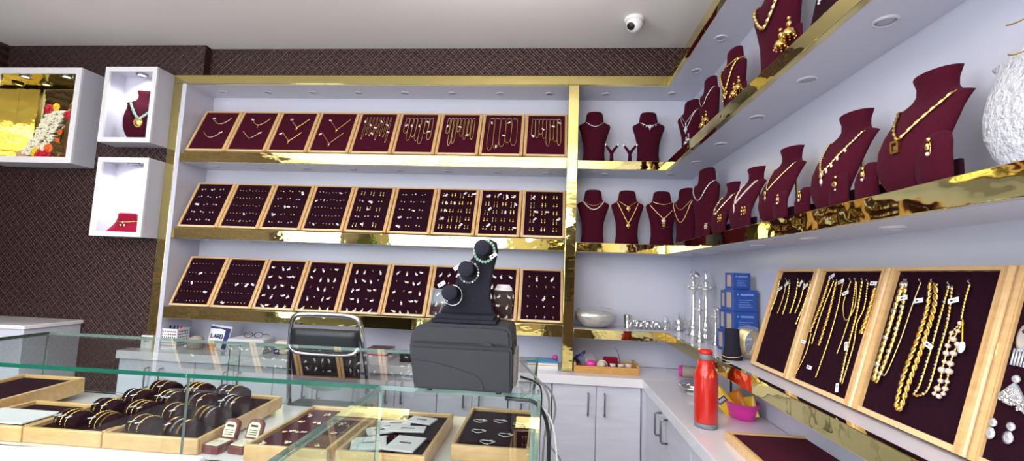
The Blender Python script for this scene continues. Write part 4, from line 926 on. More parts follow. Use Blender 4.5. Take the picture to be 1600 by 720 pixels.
# bamboo tray with odds and ends
bm = thing('bamboo_tray', 'shallow bamboo tray of odds and ends next to the gold post on the worktop', 'tray', (2.425,-.012,ZK+.0005))
m = MB(); m.box(0,.345,0,.012,0,.036,'bamboo',.001); m.box(0,.345,.165,.177,0,.036,'bamboo',.001); m.box(0,.012,.0125,.1645,0,.05,'bamboo',.001); m.box(.333,.345,.0125,.1645,0,.05,'bamboo',.001); m.box(.0125,.3325,.0125,.1645,.001,.007,'bamboo'); obj('frame', m, bm)
bx, by, bz = 2.425, .0, ZK+.008
m = MB(); m.ball((bx+.075,by+.07,bz+.045),.042,'film',12,(1.4,1,.85)); 
for v in m.b.verts: v.co += Vector((random.uniform(-.005,.005),)*3)
t = thing('plastic_bag', 'crumpled clear plastic bag with a navy corner in the bamboo tray', 'bag', (0,0,0)); obj('bag', m, t)
m = MB(); m.ball((bx+.035,by+.07,bz+.05),.03,'blue_dark',8,(1.1,.8,.8)); m.tube([(bx+.04,by+.07,bz+.06),(bx+.065,by+.07,bz+.095)],[.02,.004],'blue_dark',6); obj('navy_corner', m, t, 'navy printed corner')
obj('thread_spool', MB().ball((bx+.095,by+.03,bz+.03),.025,'pink',12,(1.2,.8,.9)), None, 'magenta pouch peeking over the front of the bamboo tray', 'pouch')
obj('round_box', MB().lathe([(.027,0),(.028,.002),(.028,.012),(.026,.014)],'white_plastic',24,T=TR(bx+.155,by+.04,bz+.028,PI/2,0,0)).lathe([(.0245,.0142),(.001,.0145)],'cream',24,T=TR(bx+.155,by+.04,bz+.028,PI/2,0,0)), None, 'round white compact with cream face standing in the bamboo tray', 'compact')
obj('paper_cup', MB().lathe([(.015,0),(.018,.034),(.0185,.035),(.001,.0352)],'white_plastic',18,c=(bx+.215,by+.05,bz)), None, 'small white tub in the bamboo tray, right of the round compact', 'tub')
obj('paper_cup', MB().lathe([(.015,0),(.018,.034),(.0185,.035),(.001,.0352)],'white_plastic',18,c=(bx+.258,by+.05,bz)).box(bx+.254,bx+.262,by+.031,by+.034,bz+.01,bz+.025,'leaf'), None, 'small white tub with a green mark in the bamboo tray', 'tub')
obj('paper_cup', MB().lathe([(.016,0),(.019,.036),(.0195,.037),(.001,.0372)],'white_plastic',18,c=(bx+.30,by+.05,bz)), None, 'small white tub at the right end of the bamboo tray', 'tub')
obj('cloth_bundle', MB().box(bx+.17,bx+.25,by+.10,by+.14,bz,bz+.06,'velvet_red',.008), None, 'folded maroon cloth behind the round compact in the bamboo tray', 'cloth')
t = obj('wire_clip', MB().tube(smooth_path([(bx+.265,by+.13,bz+.03),(bx+.25,by+.13,bz+.09),(bx+.235,by+.14,bz+.11)]),.0015,'black',5), None, 'thin dark wire sticking up at the back of the bamboo tray', 'wire')
# magazines between counter and gold post
zz = ZK+.0005
for k, (c_, w_, lab) in enumerate((('paper',.17,'white magazine at the bottom of the pile by the gold post'),('white_plastic',.165,'second white magazine in the pile by the gold post'),('yellow',.16,'yellow-edged booklet in the pile by the gold post'),('paper',.165,'white booklet near the top of the pile by the gold post'),('cyan',.17,'sky-blue booklet on top of the pile by the gold post'))):
    h_ = (.012,.01,.004,.008,.006)[k]; obj('magazine', MB().box(2.34-w_,2.34,.0,.14,zz,zz+h_,c_,.001), None, lab, 'magazine', 'magazines by the gold post'); zz += h_+.0003
obj('pouch', MB().ball((2.325,.07,zz+.016),.02,'pink',10,(.8,1.2,.75)), None, 'small pink pouch on the magazine pile by the gold post', 'pouch')
# ------------------------------------------------------------------ items on the left part of the worktop
bk = thing('plastic_basket', 'white perforated plastic basket holding pens at the left end of the worktop', 'basket', (.055,.06,ZK))
m = MB(); wb, db, hb, st = .062, .045, .115, .004
for sx in (-1,1):
    m.box(sx*wb-st/2,sx*wb+st/2,-db,db,0,hb,'white_plastic')
for sy_ in (-1,1): m.box(-wb,wb,sy_*db-st/2,sy_*db+st/2,0,hb,'white_plastic')
m.box(-wb,wb,-db,db,0,.004,'white_plastic'); m.box(-wb-.005,wb+.005,-db-.005,-db+.001,hb-.006,hb+.001,'white_plastic',.001); m.box(wb-.001,wb+.005,-db,db+.005,hb-.006,hb+.001,'white_plastic',.001)
obj('basket_body', m, bk); m = MB()
for i in range(9):
    for j in range(6): m.box(-wb+.01+.0125*i,-wb+.016+.0125*i,-db-.0026,-db-.0019,.015+.016*j,.023+.016*j,'ink')
for i in range(6):
    for j in range(6): m.box(wb+.0019,wb+.0026,-db+.009+.0125*i,-db+.015+.0125*i,.015+.016*j,.023+.016*j,'ink')
obj('perforations', m, bk, 'rows of square holes')
for k, (x, c_, nm) in enumerate(((-.04,'black','black'),(-.025,'black','second black'),(0,'blue_dark','blue'),(.018,'blue_dark','second blue'),(.036,'red_cap','red'))):
    obj('pen', MB().tube([(.055+x,.06,ZK+.006),(.055+x+.01*(k-2)*.3,.065,ZK+.128)],.005,c_,8), None, nm+' pen standing in the white perforated basket', 'pen')
t = thing('small_box', 'small white carton with a printed label left of the perforated basket', 'box', (-.045,.02,ZK+.0005)); obj('box_body', MB().box(-.035,.035,-.03,.03,0,.075,'white_plastic',.001), t); obj('printed_label', MB().box(-.024,.022,-.0308,-.0301,.03,.06,'paper').box(-.02,.018,-.0312,-.0308,.045,.047,'ink').box(-.02,.01,-.0312,-.0308,.038,.040,'ink'), t)
obj('marker', MB().tube([(-.05,.045,ZK+.08),(-.018,.045,ZK+.125)],.0085,'red_cap',10), None, 'thick red marker leaning between the small carton and the basket', 'marker')
obj('round_pouch', MB().lathe([(.03,0),(.042,.015),(.045,.04),(.036,.065),(.015,.075),(.001,.077)],'beige',20,c=(.205,.06,ZK)), None, 'rounded beige pouch between the perforated basket and the snack bag', 'pouch')
packet('white and navy snack bag with blue lettering leaning on the worktop', .34,.05,ZK+.002,-.12,.10,.0,.13,.142,'white_plastic',False)
sb = bpy.data.objects[ [o.name for o in bpy.data.objects if o.name.startswith('snack_packet')][-1] ]
m = MB(); m.box(.035,.062,-.0105,-.0075,.01,.125,'blue_dark',.001); m.box(-.064,.06,-.004,-.001,.118,.13,'blue_dark',.001); obj('navy_edge', m, sb, 'navy border')
m = MB()
def letters(m, x, z, h, mm, y, s):
    segs = {'L':[(0,0,0,1),(0,0,.6,0)],'A':[(0,0,.3,1),(.3,1,.6,0),(.12,.4,.48,.4)],'R':[(0,0,0,1),(0,1,.5,1),(.5,1,.5,.5),(0,.5,.5,.5),(.2,.5,.6,0)],'O':[(0,0,0,1),(0,1,.6,1),(.6,1,.6,0),(.6,0,0,0)]}
    for k, ch in enumerate(s):
        for a, b, c_, d in segs[ch]: m.tube([(x+(k*.85+a)*h,y,z+b*h),(x+(k*.85+c_)*h,y,z+d*h)],h*.11,mm,5)
letters(m,-.045,.068,.022,'blue_dark',-.0105,'LARO'); m.box(-.03,.01,-.0105,-.0095,.045,.052,'blue_dark'); obj('lettering', m, sb, 'dark blue lettering')
obj('snack_print', MB().ball((-.03,-.007,.022),.026,'maroon_box',10,(1.1,.2,.7)).ball((-.03,-.0095,.008),.02,'orange',8,(1.4,.2,.4)), sb, 'brown and orange picture')
pp = thing('paper_stack', 'stack of white papers under a pair of glasses, right of the snack bag', 'papers', mw=TR(.56,.05,ZK,0,0,.12)); m = MB()
for k in range(12): m.box(-.11+.004*(k%3),.10-.003*(k%2),-.07,.07,.0005+.007*k,.006+.007*k,'paper',.0005)
obj('sheets', m, pp)
m = MB()
for s_ in (-1,1): m.tube([(.02+s_*.028+.024*math.cos(a),-.02+.004*math.sin(a),.075+.016*math.sin(a)) for a in [2*PI*k/16 for k in range(16)]],.0018,'black',5,closed=True)
m.tube([(.015,-.02,.078),(.025,-.02,.078)],.0018,'black',5)
for s_ in (-1,1): m.tube([(.02+s_*.052,-.02,.078),(.02+s_*.054,.04,.072),(.02+s_*.05,.065,.058)],.0016,'black',5)
obj('spectacles', m, None, 'black-framed spectacles resting on the paper stack', 'spectacles', mw=TR(.56,.04,ZK+.029,0,0,.12))
t = thing('folded_pouch', 'small white and navy folded pouch right of the paper stack', 'pouch', mw=TR(.755,.05,ZK,0,0,-.3)); obj('flap', MB().box(-.045,.045,-.03,.03,.001,.075,'cream',.014).box(-.04,.0,-.034,-.02,.001,.03,'blue_dark',.004), t)
obj('notebook', MB().box(1.27,1.40,-.02,.14,ZK+.0005,ZK+.032,'paper',.001).box(1.27,1.40,-.02,.14,ZK+.032,ZK+.037,'red_cap',.001), None, 'red-covered notebook on the worktop right of the black chair', 'notebook')
obj('notebook', MB().box(1.26,1.39,-.01,.13,ZK+.0375,ZK+.058,'paper',.001).box(1.26,1.39,-.01,.13,ZK+.058,ZK+.063,'maroon_box',.001), None, 'maroon-covered book lying on the red notebook', 'book')
obj('card_machine', MB().box(1.46,1.58,.0,.08,ZK+.0005,ZK+.045,'black',.006).box(1.455,1.585,-.004,.084,ZK+.045,ZK+.052,'black',.002), None, 'flat black case on the worktop left of the grey printer', 'case')
# ------------------------------------------------------------------ black chair
ch = thing('visitor_chair', 'chrome-framed chair with black padded back, standing behind the glass counter', 'chair', (1.235,-.42,0))
def rect_tube(m, pts, r, mm, closed=False): m.tube(smooth_path(pts, 6), r, mm, 10, closed)
m = MB(); m.tube(smooth_path([(-.205,.26,0),(-.205,.24,.2),(-.200,.10,.55),(-.195,.05,.80),(-.175,.0,1.0),(-.165,-.01,1.055),(-.13,-.015,1.085),(0,-.016,1.09),(.13,-.015,1.085),(.165,-.01,1.055),(.175,.0,1.0),(.195,.05,.80),(.200,.10,.55),(.205,.24,.2),(.205,.26,0)],5),.0125,'chrome',10)
obj('back_frame', m, ch)
for s_ in (-1,1): obj('leg', MB().tube(smooth_path([(s_*.205,.06,.60),(s_*.205,-.13,.60),(s_*.205,-.17,.56),(s_*.21,-.20,0)],5),.0125,'chrome',10), ch)
g = MB(); rows = []
for k in range(9):
    z = .775+.245*k/8; yy = .045-.19*(z-.78); hw = .158+.0*k; e = math.sin(PI*min(max(k/8,.06),.94))**.3
    rows.append([(-hw+2*hw*j/12, yy-.03*e*(math.sin(PI*min(max(j/12,.05),.95))**.25)-.012, z) for j in range(13)]+[(hw-2*hw*j/12, yy+.015*e, z) for j in range(13)])
g.grid(rows,'vinyl',True,True); obj('backrest', g, ch, 'black padded backrest')
obj('seat', MB().box(-.195,.195,-.20,.16,.60,.655,'vinyl',.02,seg=4), ch, 'grey-black padded seat')
m = MB(); m.grid([[(-.17+.34*j/12,.035-.015*math.sin(PI*j/12),.775-.0*j-.045*math.sin(PI*j/12)) for j in range(13)],[(-.17+.34*j/12,.03,.785) for j in range(13)]],'steel'); obj('back_trim', m, ch)
# ------------------------------------------------------------------ glass counters
ZG = 1.0; GT = .012; YC0, YC1 = -1.27, -.748; X0, X1 = .19, 2.245; DK = .765
def pane(name, x0, x1, y0, y1, z0, z1, parent, edge='edge_green', thin=2, label=None):
    """glass slab: broad faces clear, rim faces green; thin = axis of the thickness"""
    m = MB(); gi = m.mi('glass'); ei = m.mi(edge); pi_ = m.mi('edge_pale'); g = bmesh.new(); bmesh.ops.create_cube(g, size=1)
    mp = {}
    for v in g.verts: mp[v] = m.b.verts.new(((x0+x1)/2+v.co.x*(x1-x0),(y0+y1)/2+v.co.y*(y1-y0),(z0+z1)/2+v.co.z*(z1-z0)))
    for f in g.faces:
        nf = m.b.faces.new([mp[v] for v in f.verts]); nf.material_index = gi if abs(f.normal[thin]) > .5 or (abs(f.normal.x) > .5 and name == 'glass_top' and abs(f.calc_center_median().x+(x0+x1)/2*0+f.normal.x*((x1-x0)/2-.5)+(x0+x1)/2-xm) < .01) else (pi_ if f.normal.y > .5 or abs(f.normal.x) > .5 and name == 'glass_top' and y0 < -2 else ei)
    g.free(); return obj(name, m, parent, label)
gc = thing('glass_counter', 'long glass-topped jewellery counter in the foreground left, full of velvet trays', 'display counter', (0,0,0))
xm = 1.255
pane('glass_top', X0, xm-.001, YC0-.006, YC1+.004, ZG-GT, ZG, gc); pane('glass_top', xm+.001, X1, YC0-.006, YC1+.004, ZG-GT, ZG, gc)
pane('front_glass', X0+.008, xm-.001, YC0, YC0+.008, DK, ZG-GT-.001, gc, 'edge_pale', 1); pane('front_glass', xm+.001, 1.815, YC0, YC0+.008, DK, ZG-GT-.001, gc, 'edge_pale', 1)
pane('end_glass', X0, X0+.008, YC0, YC1, DK, ZG-GT-.001, gc, 'edge_pale', 0); pane('end_glass', X1-.009, X1-.001, YC0+.01, YC1, DK, ZG-GT-.001, gc, 'edge_pale', 0)
pane('sliding_glass', X0+.01, 1.05, YC1-.012, YC1-.006, DK+.008, ZG-GT-.002, gc, 'edge_pale', 1); pane('sliding_glass', 1.0, 1.55, YC1-.004, YC1+.002, DK+.008, ZG-GT-.002, gc, 'edge_pale', 1)
obj('deck', MB().box(X0,X1,YC0+.001,YC1-.001,DK-.018,DK,'whitetop',.001), gc)
obj('body', MB().box(X0+.01,X1-.01,YC0+.01,YC1-.02,.06,DK-.019,'white').box(X0+.03,X1-.03,YC0+.04,YC1-.04,0,.06,'dark_cabinet'), gc)
g2 = thing('glass_counter', 'shorter glass-topped counter running towards the viewer from the grey printer', 'display counter', (0,0,0))
XA, XB = 1.822, 2.262
pane('glass_top', XA, XB, -2.3, YC0-.008, ZG-GT, ZG, g2)
pane('side_glass', XA, XA+.008, -2.3, YC0-.009, DK, ZG-GT-.001, g2, 'edge_pale', 0); pane('side_glass', XB-.008, XB, -2.3, YC0-.009, DK, ZG-GT-.001, g2, 'edge_pale', 0)
obj('deck', MB().box(XA,XB,-2.3,YC0-.001,DK-.018,DK,'whitetop',.001), g2); obj('body', MB().box(XA+.01,XB-.01,-2.28,YC0-.012,.06,DK-.019,'white').box(XA+.03,XB-.03,-2.26,YC0-.04,0,.06,'dark_cabinet'), g2)
# trays in the counters
def flat_M(x, y, rz=0, tilt=0, z=DK): return TR(x,y,z+.0455,tilt,0,rz)
def deep_tray(label, M4, w, L, t=.045, style='velvet_dark', fh=0):
    o = thing('jewellery_tray', label, 'tray', group='trays inside the glass counters', mw=M4); m = MB(); r = .012
    m.box(0,w,0,r,-t,0,'wood',.004,seg=3); m.box(0,w,L-r,L,-t,0,'wood',.004,seg=3); m.box(0,r,r,L-r,-t,0,'wood',.003); m.box(w-r,w,r,L-r,-t,0,'wood',.003); m.box(r,w-r,r,L-r,-t,-t+.006,'wood'); obj('frame', m, o)
    obj('velvet_insert', MB().box(r,w-r,r,L-r,-t+.006,-.012,style,.002), o)
    return o
deep_tray('wooden counter tray at the far left behind the front glass, covered with white foam', flat_M(.482,-1.245), .245,.24)
deep_tray('wooden counter tray of bracelets, left of the glass seam', flat_M(.731,-1.245,0,.03), .252,.42)
deep_tray('wooden counter tray of bracelets directly left of the ring boxes', flat_M(.987,-1.245,0,.03), .297,.42)
obj('foam_sheet', MB().box(.50,.715,-1.235,-1.12,DK+.0465,DK+.052,'paper',.002), None, 'crinkled white foam sheet covering the far left counter tray', 'foam sheet')
rl = deep_tray('wooden counter tray whose tall right rail rises behind the foam-covered tray', TR(.20,-1.15,DK+.066,.045,0,.0), .262,.33, t=.06)
# bracelet rolls
def roll(label, x0, x1, y, z, r, nb, gl, seed):
    random.seed(seed); t = thing('bracelet_roll', label, 'bracelet roll', ((x0+x1)/2,y,z), rotz=-.25); h = (x1-x0)/2
    m = MB(); m.lathe([(r*.8,-h),(r*.97,-h+.006),(r,-h+.015),(r,h-.015),(r*.97,h-.006),(r*.8,h)],'velvet_dark',16,T=TR(0,0,r,0,PI/2,0)); obj('velvet_roll', m, t)
    mwx = t.matrix_world.copy()
    for k in range(nb):
        x = -h+.02+(2*h-.04)*(k+.5)/nb; mm = random.choice(('gold','gold','gold_pale','silver')); rr_ = random.choice((.002,.003,.005)); m = MB()
        pts = [(x+.008*math.sin(a),(r+.002)*math.sin(a),r+(r+.002)*math.cos(a)) for a in [2*PI*j/24 for j in range(25)]]
        if rr_ > .004: m.grid([[(p[0]-.004,p[1]*1.03,r+(p[2]-r)*1.03) for p in pts],[(p[0]+.004,p[1]*1.03,r+(p[2]-r)*1.03) for p in pts]],mm)
        else: chain(m, pts, rr_, mm)
        o = obj('bracelet', m, None, '%s bracelet on the %s' % ('gold' if 'gold' in mm else 'silver', label), 'bracelet', gl, mw=mwx)
        if random.random() < .6: add_tag(o, x, -r*.8, r*1.72, random.uniform(-.5,.6))
R_ = .031
spots = [(.755,.865,-1.165),(.875,.985,-1.17),(1.005,1.115,-1.175),(1.125,1.245,-1.18),(.78,.89,-1.075),(.90,1.01,-1.075),(1.025,1.135,-1.08),(1.145,1.255,-1.085),(.80,.91,-.985),(.92,1.03,-.985),(1.04,1.15,-.99),(1.16,1.27,-.995),(.82,.93,-.90),(.95,1.06,-.90),(1.08,1.20,-.905)]
RL_ = ['front maroon roll farthest left in the counter','second front maroon roll in the counter','third front maroon roll in the counter','front maroon roll at the glass seam','second-row roll farthest left in the counter','second-row roll left of centre','second-row roll right of centre','second-row roll by the seam','third-row roll farthest left in the counter','third-row roll left of centre','third-row roll right of centre','third-row roll by the seam','back-row roll on the left','back-row roll in the middle','back-row roll on the right']
for k, (a, b, y) in enumerate(spots):
    roll(RL_[k], a, b, y, DK+.014+.010*(k//4), R_, 3 if k in (0,5,7) else 2+k%2, 'bracelets on counter roll, '+RL_[k], 30+k)
# ring boxes
def ring_box(label, x, y, rz):
    t = thing('ring_box', label, 'ring box', (x,y,DK+.0005), rotz=rz); obj('base', MB().box(-.026,.026,-.03,.03,0,.022,'maroon_box',.003), t); obj('cushion', MB().box(-.022,.022,-.026,.026,.0225,.026,'cream',.002), t)
    pl = [(-.026,0)]+[(-.026+.0,.04)]+[(.026*math.cos(PI-PI*k/10),.042+.016*math.sin(PI*k/10)) for k in range(11)]+[(.026,0)]
    T = TR(0,.032,.022,-.3,0,0); ld = obj('lid', MB().prism(pl,0,.014,'maroon_box',T=T,bev=.002), t); m = MB(); m.prism([(-.020,.006),(-.020,.040),(-.012,.048),(.012,.048),(.020,.040),(.020,.006)],-.0015,-.0002,'cream',T=T); obj('lid_lining', m, ld, 'cream satin lining')
    m = MB(); m.box(-.012,.012,-.0022,-.0016,.034,.040,'ink',T=T)
    for k in range(3): m.box(-.014,.014,-.0022,-.0016,.012+.006*k,.014+.006*k,'ink',T=T)
    obj('printing', m, ld, 'dark printed lines')
    for s_ in (-1,1): obj('stud_earring', MB().tube([(x+s_*.009,y-.005,DK+.027),(x+s_*.009+.004,y+.002,DK+.029)],.0015,'silver',5).ball((x+s_*.009,y-.005,DK+.028),.0025,'silver',6), None, 'tiny silver stud on the %s side of the %s' % ('left' if s_ < 0 else 'right', 'ring box '+label.split('the one ')[1]), 'earring')
ring_box('open maroon ring box with cream lining, the one nearer the glass seam', 1.315,-1.20,-.12); ring_box('open maroon ring box with cream lining, the one nearer the red tagged tray', 1.385,-1.19,-.12)
# red tagged tray, papers tray, silver tray
deep_tray('wooden tray of tagged pieces on maroon velvet in the glass counter', flat_M(1.43,-1.255), .245,.385, style='velvet')
deep_tray('wooden counter tray covered with white plastic packets', flat_M(1.695,-1.25), .255,.385)
deep_tray('wooden counter tray of silver pieces below the grey printer', flat_M(2.0,-1.15), .235,.385)
for k in range(14):
    u, v = (k % 4)/4, (k//4)/4; x = 1.465+.05*(k % 4)+random.uniform(-.008,.008); y = -1.2+.085*(k//4)+random.uniform(-.01,.01)
    M4 = TR(x,y,DK+.034,0,0,random.uniform(-1,1)); m = MB(); m.ball((0,0,.004),.007,'gold',8,(1.5,.8,.5)); m.tube([(-.012,0,.003),(.012,0,.003)],.002,'gold',5)
    o = obj('gold_ring', m, None, 'small tagged gold piece on maroon velvet inside the counter', 'ring', 'tagged pieces in the counter tray', mw=M4); add_tag(o, .012, .004, .004, random.uniform(-2,2))
for k, (x, y, w_, h_, a) in enumerate(((1.78,-.99,.10,.07,.2),(1.86,-.96,.09,.06,-.2),(1.75,-1.06,.08,.06,.5),(1.84,-1.05,.11,.05,.1),(1.76,-1.17,.10,.10,.35),(1.87,-1.17,.09,.11,-.1))):
    obj('plastic_packet', MB().box(-w_/2,w_/2,-h_/2,h_/2,0,.006,'paper',.002).box(-w_*.2,w_*.2,-.004,.004,.006,.0064,'ink'), None, ['crumpled white packet at the back left of the papers tray','crumpled white packet at the back right of the papers tray','small white packet left of centre in the papers tray','long white packet across the papers tray','square white sleeve at the front left of the papers tray','pale sleeve at the front right of the papers tray'][k], 'packet', mw=TR(x,y,DK+.036+.0065*(k%2),0,0,a))
for k, (x, y) in enumerate(((2.05,-.90),(2.12,-.89),(2.19,-.91),(2.06,-1.0),(2.15,-1.02),(2.10,-1.09))):
    m = MB(); chain(m, [(.022*math.cos(a),.014*math.sin(a)*(1+.3*math.sin(3*a)),.003) for a in [2*PI*j/20 for j in range(21)]],.0025,'silver'); o = obj('silver_anklet', m, None, 'coiled silver chain in the counter tray below the printer, %s of six' % ORD[k], 'chain', mw=TR(x,y,DK+.034)); add_tag(o,.01,.012,.004,.8)
# ------------------------------------------------------------------ printer
pr = thing('label_printer', 'dark grey desktop label printer on the glass counter beneath the bracelet stand', 'printer', (0,0,ZG+.006))
prof = [(1.925,0),(1.914,.06),(1.906,.10),(1.905,.125),(1.909,.143),(1.918,.157),(1.932,.166),(1.95,.1705),(2.14,.171),(2.168,.168),(2.178,.155),(2.181,.12),(2.183,.075),(2.184,.0)]
lo = [(x,z) for x, z in prof if z <= .113]; hi = [(x,z) for x, z in prof if z >= .1165]
loP = [(1.925,0),(1.914,.06),(1.9065,.1),(1.9055,.113),(2.1815,.113),(2.1835,.06),(2.184,0)]
hiP = [(1.9055,.1165),(1.909,.143),(1.918,.157),(1.932,.166),(1.95,.1705),(2.14,.171),(2.168,.168),(2.178,.155),(2.1815,.1165)]
obj('lower_body', MB().prism(loP,-1.31,-1.11,'printer',bev=.006), pr); obj('lid', MB().prism(hiP,-1.308,-1.112,'printer',bev=.008), pr)
obj('seam', MB().box(1.909,2.178,-1.305,-1.115,.1128,.1167,'printer_dark'), pr)
m = MB(); m.tube(smooth_path([(1.913,-1.3105,.075),(1.98,-1.3105,.07),(2.06,-1.3105,.052),(2.09,-1.3105,.042),(2.108,-1.3105,.022),(2.112,-1.3105,.002)],6),.0012,'printer_dark',5); obj('groove', m, pr)
m = MB(); m.prism([(2.095,.119),(2.10,.126),(2.112,.130),(2.125,.126),(2.132,.119)],-1.3115,-1.307,'printer_dark'); obj('lid_grip', m, pr)
for x in (1.965,2.15): obj('foot', MB().lathe([(.007,-.0055),(.008,0)],'black',12,c=(x,-1.295,0)).lathe([(.007,-.0055),(.008,0)],'black',12,c=(x,-1.13,0)), pr)
m = MB(); m.prism([(-.01,.005),(-.006,.085),(.0,.105),(.006,.10),(.006,.005)],0,.09,'putty',T=TR(2.186,-1.25,0)); obj('side_cover', m, pr, 'pale side cover'); obj('port_panel', MB().box(2.181,2.186,-1.285,-1.255,.095,.12,'black'), pr)
# bracelet stand on the printer
bs = thing('bracelet_stand', 'black velvet stepped bracelet stand with three knobs on top of the printer', 'bracelet stand', (0,0,ZG+.1778))
obj('base', MB().box(1.955,2.135,-1.285,-1.175,0,.009,'velvet_black',.002).box(1.963,2.127,-1.277,-1.183,.009,.02,'velvet_black',.002), bs)
bd_ = [(1.968,.02),(1.985,.05),(1.998,.095),(2.015,.13),(2.03,.155),(2.05,.178),(2.065,.20),(2.078,.225),(2.10,.237),(2.12,.228),(2.125,.20),(2.116,.16),(2.106,.11),(2.108,.06),(2.122,.02)]
obj('board', MB().prism(bd_,-1.225,-1.205,'velvet_black',bev=.003), bs)
KN = [(2.088,.208),(2.046,.148),(2.004,.082)]
for x, z in KN: obj('knob', MB().lathe([(.019,0),(.019,.052),(.0215,.054),(.0215,.066),(.019,.068),(.0001,.0685)],'velvet_black',24,T=TR(x,-1.225,z,PI/2,0,0)), bs)
for k, ((x, z), c_, r_, rb, lab) in enumerate(zip(KN,('green_bead','grey_bead','chrome'),(.0285,.028,.0265),(.0045,.0032,.002),('pale green stone bead bracelet hanging on the top knob of the black stand','grey and black bead bracelet hanging on the middle knob of the black stand','plain silver bangle hanging on the lowest knob of the black stand'))):
    t = thing('bracelet', lab, 'bracelet', (0,0,0)); m = MB(); cz = ZG+.1778+z-.0085
    P_ = [(x+.003+r_*math.cos(a), -1.26-.004*math.sin(a), cz+r_*1.05*math.sin(a)) for a in [2*PI*j/22 for j in range(22)]]
    if k < 2:
        for j, p in enumerate(P_): m.ball(p, rb, c_ if j % 3 or k == 0 else 'white_plastic', 8)
    m.tube(P_, .0008 if k < 2 else rb, c_, 6, closed=True); obj('beads' if k < 2 else 'band', m, t)
    o = bpy.data.objects.new('price_tag', TAG3); COL.objects.link(o); o.parent = t; o.matrix_local = TR(x+(.03 if k == 0 else -.028),-1.268,cz+(-.012 if k == 0 else .012 if k == 1 else .03),PI/2,-.6,0)
# acrylic box behind the stand, with a coil of wire
ac = thing('acrylic_box', 'clear acrylic box behind the bracelet stand with a coiled wire on its lid', 'box', (0,0,ZG+.178)); m = MB(); a0, a1, b0, b1, hh = 1.92,2.168,-1.172,-1.118,.082
for bb in ((a0,a1,b0,b0+.003,0,hh),(a0,a1,b1-.003,b1,0,hh),(a0,a0+.003,b0,b1,0,hh),(a1-.003,a1,b0,b1,0,hh),(a0-.003,a1+.003,b0-.003,b1+.003,hh,hh+.004),(a0,a1,b0,b1,0,.003)): m.box(*bb,'acrylic')
for x in (a0+.06,a0+.125,a0+.19): m.box(x,x+.002,b0+.003,b1-.003,.003,hh,'acrylic')
obj('box_walls', m, ac)
m = MB()
for k in range(5): m.tube([(2.138+(.026-.002*k)*math.cos(a), -1.145+(.018-.001*k)*math.sin(a), ZG+.178+.089+.0035*k) for a in [2*PI*j/20 for j in range(20)]],.0018,'white_plastic',5,closed=True)
obj('wire_coil', m, None, 'coil of thin white wire lying on the clear acrylic box', 'wire')
obj('cable', MB().tube(smooth_path([(1.945,-1.30,1.005),(1.93,-1.02,1.01),(1.905,-1.05,1.10),(1.925,-1.05,1.19),(1.965,-1.1,1.25),(1.99,-1.15,1.262)],8),.0022,'cable_grey',6), None, 'thin pale cable arching from behind the printer up to the acrylic box', 'cable')
# cables at the right of the printer
def cable(label, P_, r, mm): obj('cable', MB().tube(smooth_path([on(u,v,1,y) for u, v, y in P_],8),r,mm,8), None, label, 'cable')
cable('thick black power cable curving over the right end of the glass counter', [(790,622,-1.29),(812,624,-1.3),(832,627,-1.3),(846,640,-1.28),(855,665,-1.26),(857,700,-1.25),(855,760,-1.24)], .0052, 'black')
cable('grey cable looping down from the back of the printer', [(812,562,-1.2),(838,590,-1.18),(852,608,-1.17),(858,635,-1.16),(850,690,-1.15),(846,760,-1.15)], .0032, 'cable_grey')
cable('second grey cable falling to the floor beside the counter', [(814,590,-1.2),(838,596,-1.17),(858,608,-1.14),(868,640,-1.12),(858,690,-1.12),(876,720,-1.12),(884,770,-1.12)], .003, 'cable_grey')
cable('thin black cable hanging straight down behind the counter end', [(814,588,-1.21),(838,598,-1.17),(846,615,-1.16),(843,680,-1.16),(841,760,-1.16)], .0026, 'black')
cable('white cable under the thick black power cable', [(812,628,-1.25),(838,632,-1.2),(858,650,-1.18),(868,690,-1.17),(872,770,-1.17)], .0026, 'white_plastic')
# white wire hook seen left of the printer
obj('wire_hook', MB().tube([on(640,578,1,-1.05),on(628,590,1,-1.05),on(644,592,1,-1.05)],.0022,'white_plastic',6), None, 'bent white wire hook left of the printer', 'wire')
# ------------------------------------------------------------------ white plastic customer chair in front
wc = thing('plastic_chair', 'white plastic chair with slotted back in the near left foreground', 'chair', mw=TR(1.24,-1.52,0,0,0,.045))
m = MB(); hw = .262; T = TR(0,0,.0,0,0,0)
def slab(m, x0, x1, z0, z1): m.box(x0,x1,-.012,.012,z0,z1,'white_plastic',.005,seg=3)
slab(m,-hw,hw,.850,.878)
for k in range(9): x = -hw+.012+k*(2*hw-.024)/8; slab(m,x-.012,x+.012,.56,.866)
slab(m,-hw,hw,.54,.565); obj('backrest', m, wc)
obj('seat', MB().box(-.25,.25,-.42,.0,.43,.455,'white_plastic',.01,seg=3), wc)
for sx in (-1,1):
    obj('leg', MB().tube([(sx*.245,0,.86),(sx*.245,0,.43),(sx*.255,.04,0)],.018,'white_plastic',10), wc); obj('leg', MB().tube([(sx*.235,-.40,.44),(sx*.25,-.43,0)],[.02,.016],'white_plastic',10), wc)
# ------------------------------------------------------------------ ceiling camera
sc = thing('security_camera', 'small white dome security camera on the ceiling near the corner', 'camera', (2.675,-.255,CEIL))
obj('base', MB().lathe([(.05,0),(.05,-.012),(.044,-.018)],'white_plastic',28), sc); obj('dome', MB().ball((0,0,-.030),.042,'white_plastic',24), sc)
obj('lens', MB().lathe([(.020,0),(.020,.006),(.0001,.008)],'printer_dark',20,T=TR(-.020,-.024,-.052,0,0,0)@Euler((2.45,0,-.75)).to_matrix().to_4x4()), sc, 'dark lens')
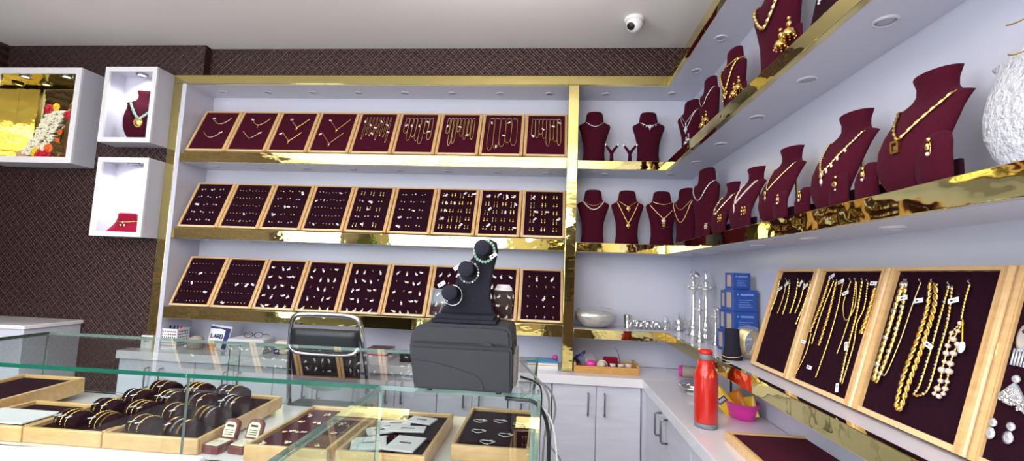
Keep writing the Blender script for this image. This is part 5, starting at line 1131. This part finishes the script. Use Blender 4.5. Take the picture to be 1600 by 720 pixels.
# behind the viewer: plant, and sofa and cabinet added to vary gold mirror reflections
pt = thing('potted_plant', 'leafy green plant by the shop window behind the viewer', 'plant', (-.6,-5.6,0)); obj('pot', MB().lathe([(.12,0),(.16,.3),(.15,.3),(.1,.05)],'maroon_box',20), pt)
m = MB()
for k in range(120):
    a = random.uniform(0,2*PI); r_ = random.uniform(.1,.45); z = random.uniform(.4,1.7); m.grid([[(r_*.5*math.cos(a),r_*.5*math.sin(a),z),(r_*math.cos(a+.2),r_*math.sin(a+.2),z+.12)],[(r_*math.cos(a-.2),r_*math.sin(a-.2),z+.05),(1.4*r_*math.cos(a),1.4*r_*math.sin(a),z+.05)]],'leaf')
obj('foliage', m, pt)
sf = thing('sofa', 'grey waiting sofa added behind the viewer for the gold mirrors to reflect', 'sofa', (.95,-5.55,0))
obj('seat', MB().box(-.7,.7,-.4,.35,.12,.42,'beige',.05,seg=3), sf); obj('backrest', MB().box(-.7,.7,-.5,-.3,.4,.85,'beige',.05,seg=3), sf)
for sx in (-1,1):
    obj('armrest', MB().box(sx*.78-.08,sx*.78+.08,-.5,.35,.1,.6,'beige',.04,seg=3), sf)
    for y in (-.45,.3): obj('leg', MB().lathe([(.02,0),(.03,.12)],'dark_cabinet',12,c=(sx*.78,y,0)), sf)
kc = thing('added_cabinet', 'tall dark brown cabinet with gold shelves, added behind the viewer for mirror reflections', 'cabinet', (2.65,-5.9,0))
obj('body', MB().box(-.4,.4,-.2,.2,0,.9,'dark_cabinet',.004).box(-.4,.4,-.2,-.17,.9,2.2,'dark_cabinet').box(-.4,-.37,-.17,.2,.9,2.2,'dark_cabinet').box(.37,.4,-.17,.2,.9,2.2,'dark_cabinet').box(-.4,.4,-.17,.2,2.17,2.2,'dark_cabinet'), kc)
for z in (1.25,1.6,1.9): obj('shelf', MB().box(-.369,.369,-.169,.18,z,z+.02,'gold_mirror'), kc)
# ------------------------------------------------------------------ world and look
wd = bpy.data.worlds.new('world'); S.world = wd; wd.use_nodes = True; bg = wd.node_tree.nodes['Background']; bg.inputs[0].default_value = (.75,.82,1,1); bg.inputs[1].default_value = .5
S.view_settings.view_transform = 'Standard'; S.view_settings.look = 'None'; S.view_settings.gamma = 1; S.view_settings.use_curve_mapping = False; S.view_settings.exposure = .62
S.cycles.use_denoising = True; S.cycles.max_bounces = 8; S.cycles.transparent_max_bounces = 24; S.cycles.caustics_reflective = False; S.cycles.caustics_refractive = False; S.cycles.sample_clamp_indirect = 4
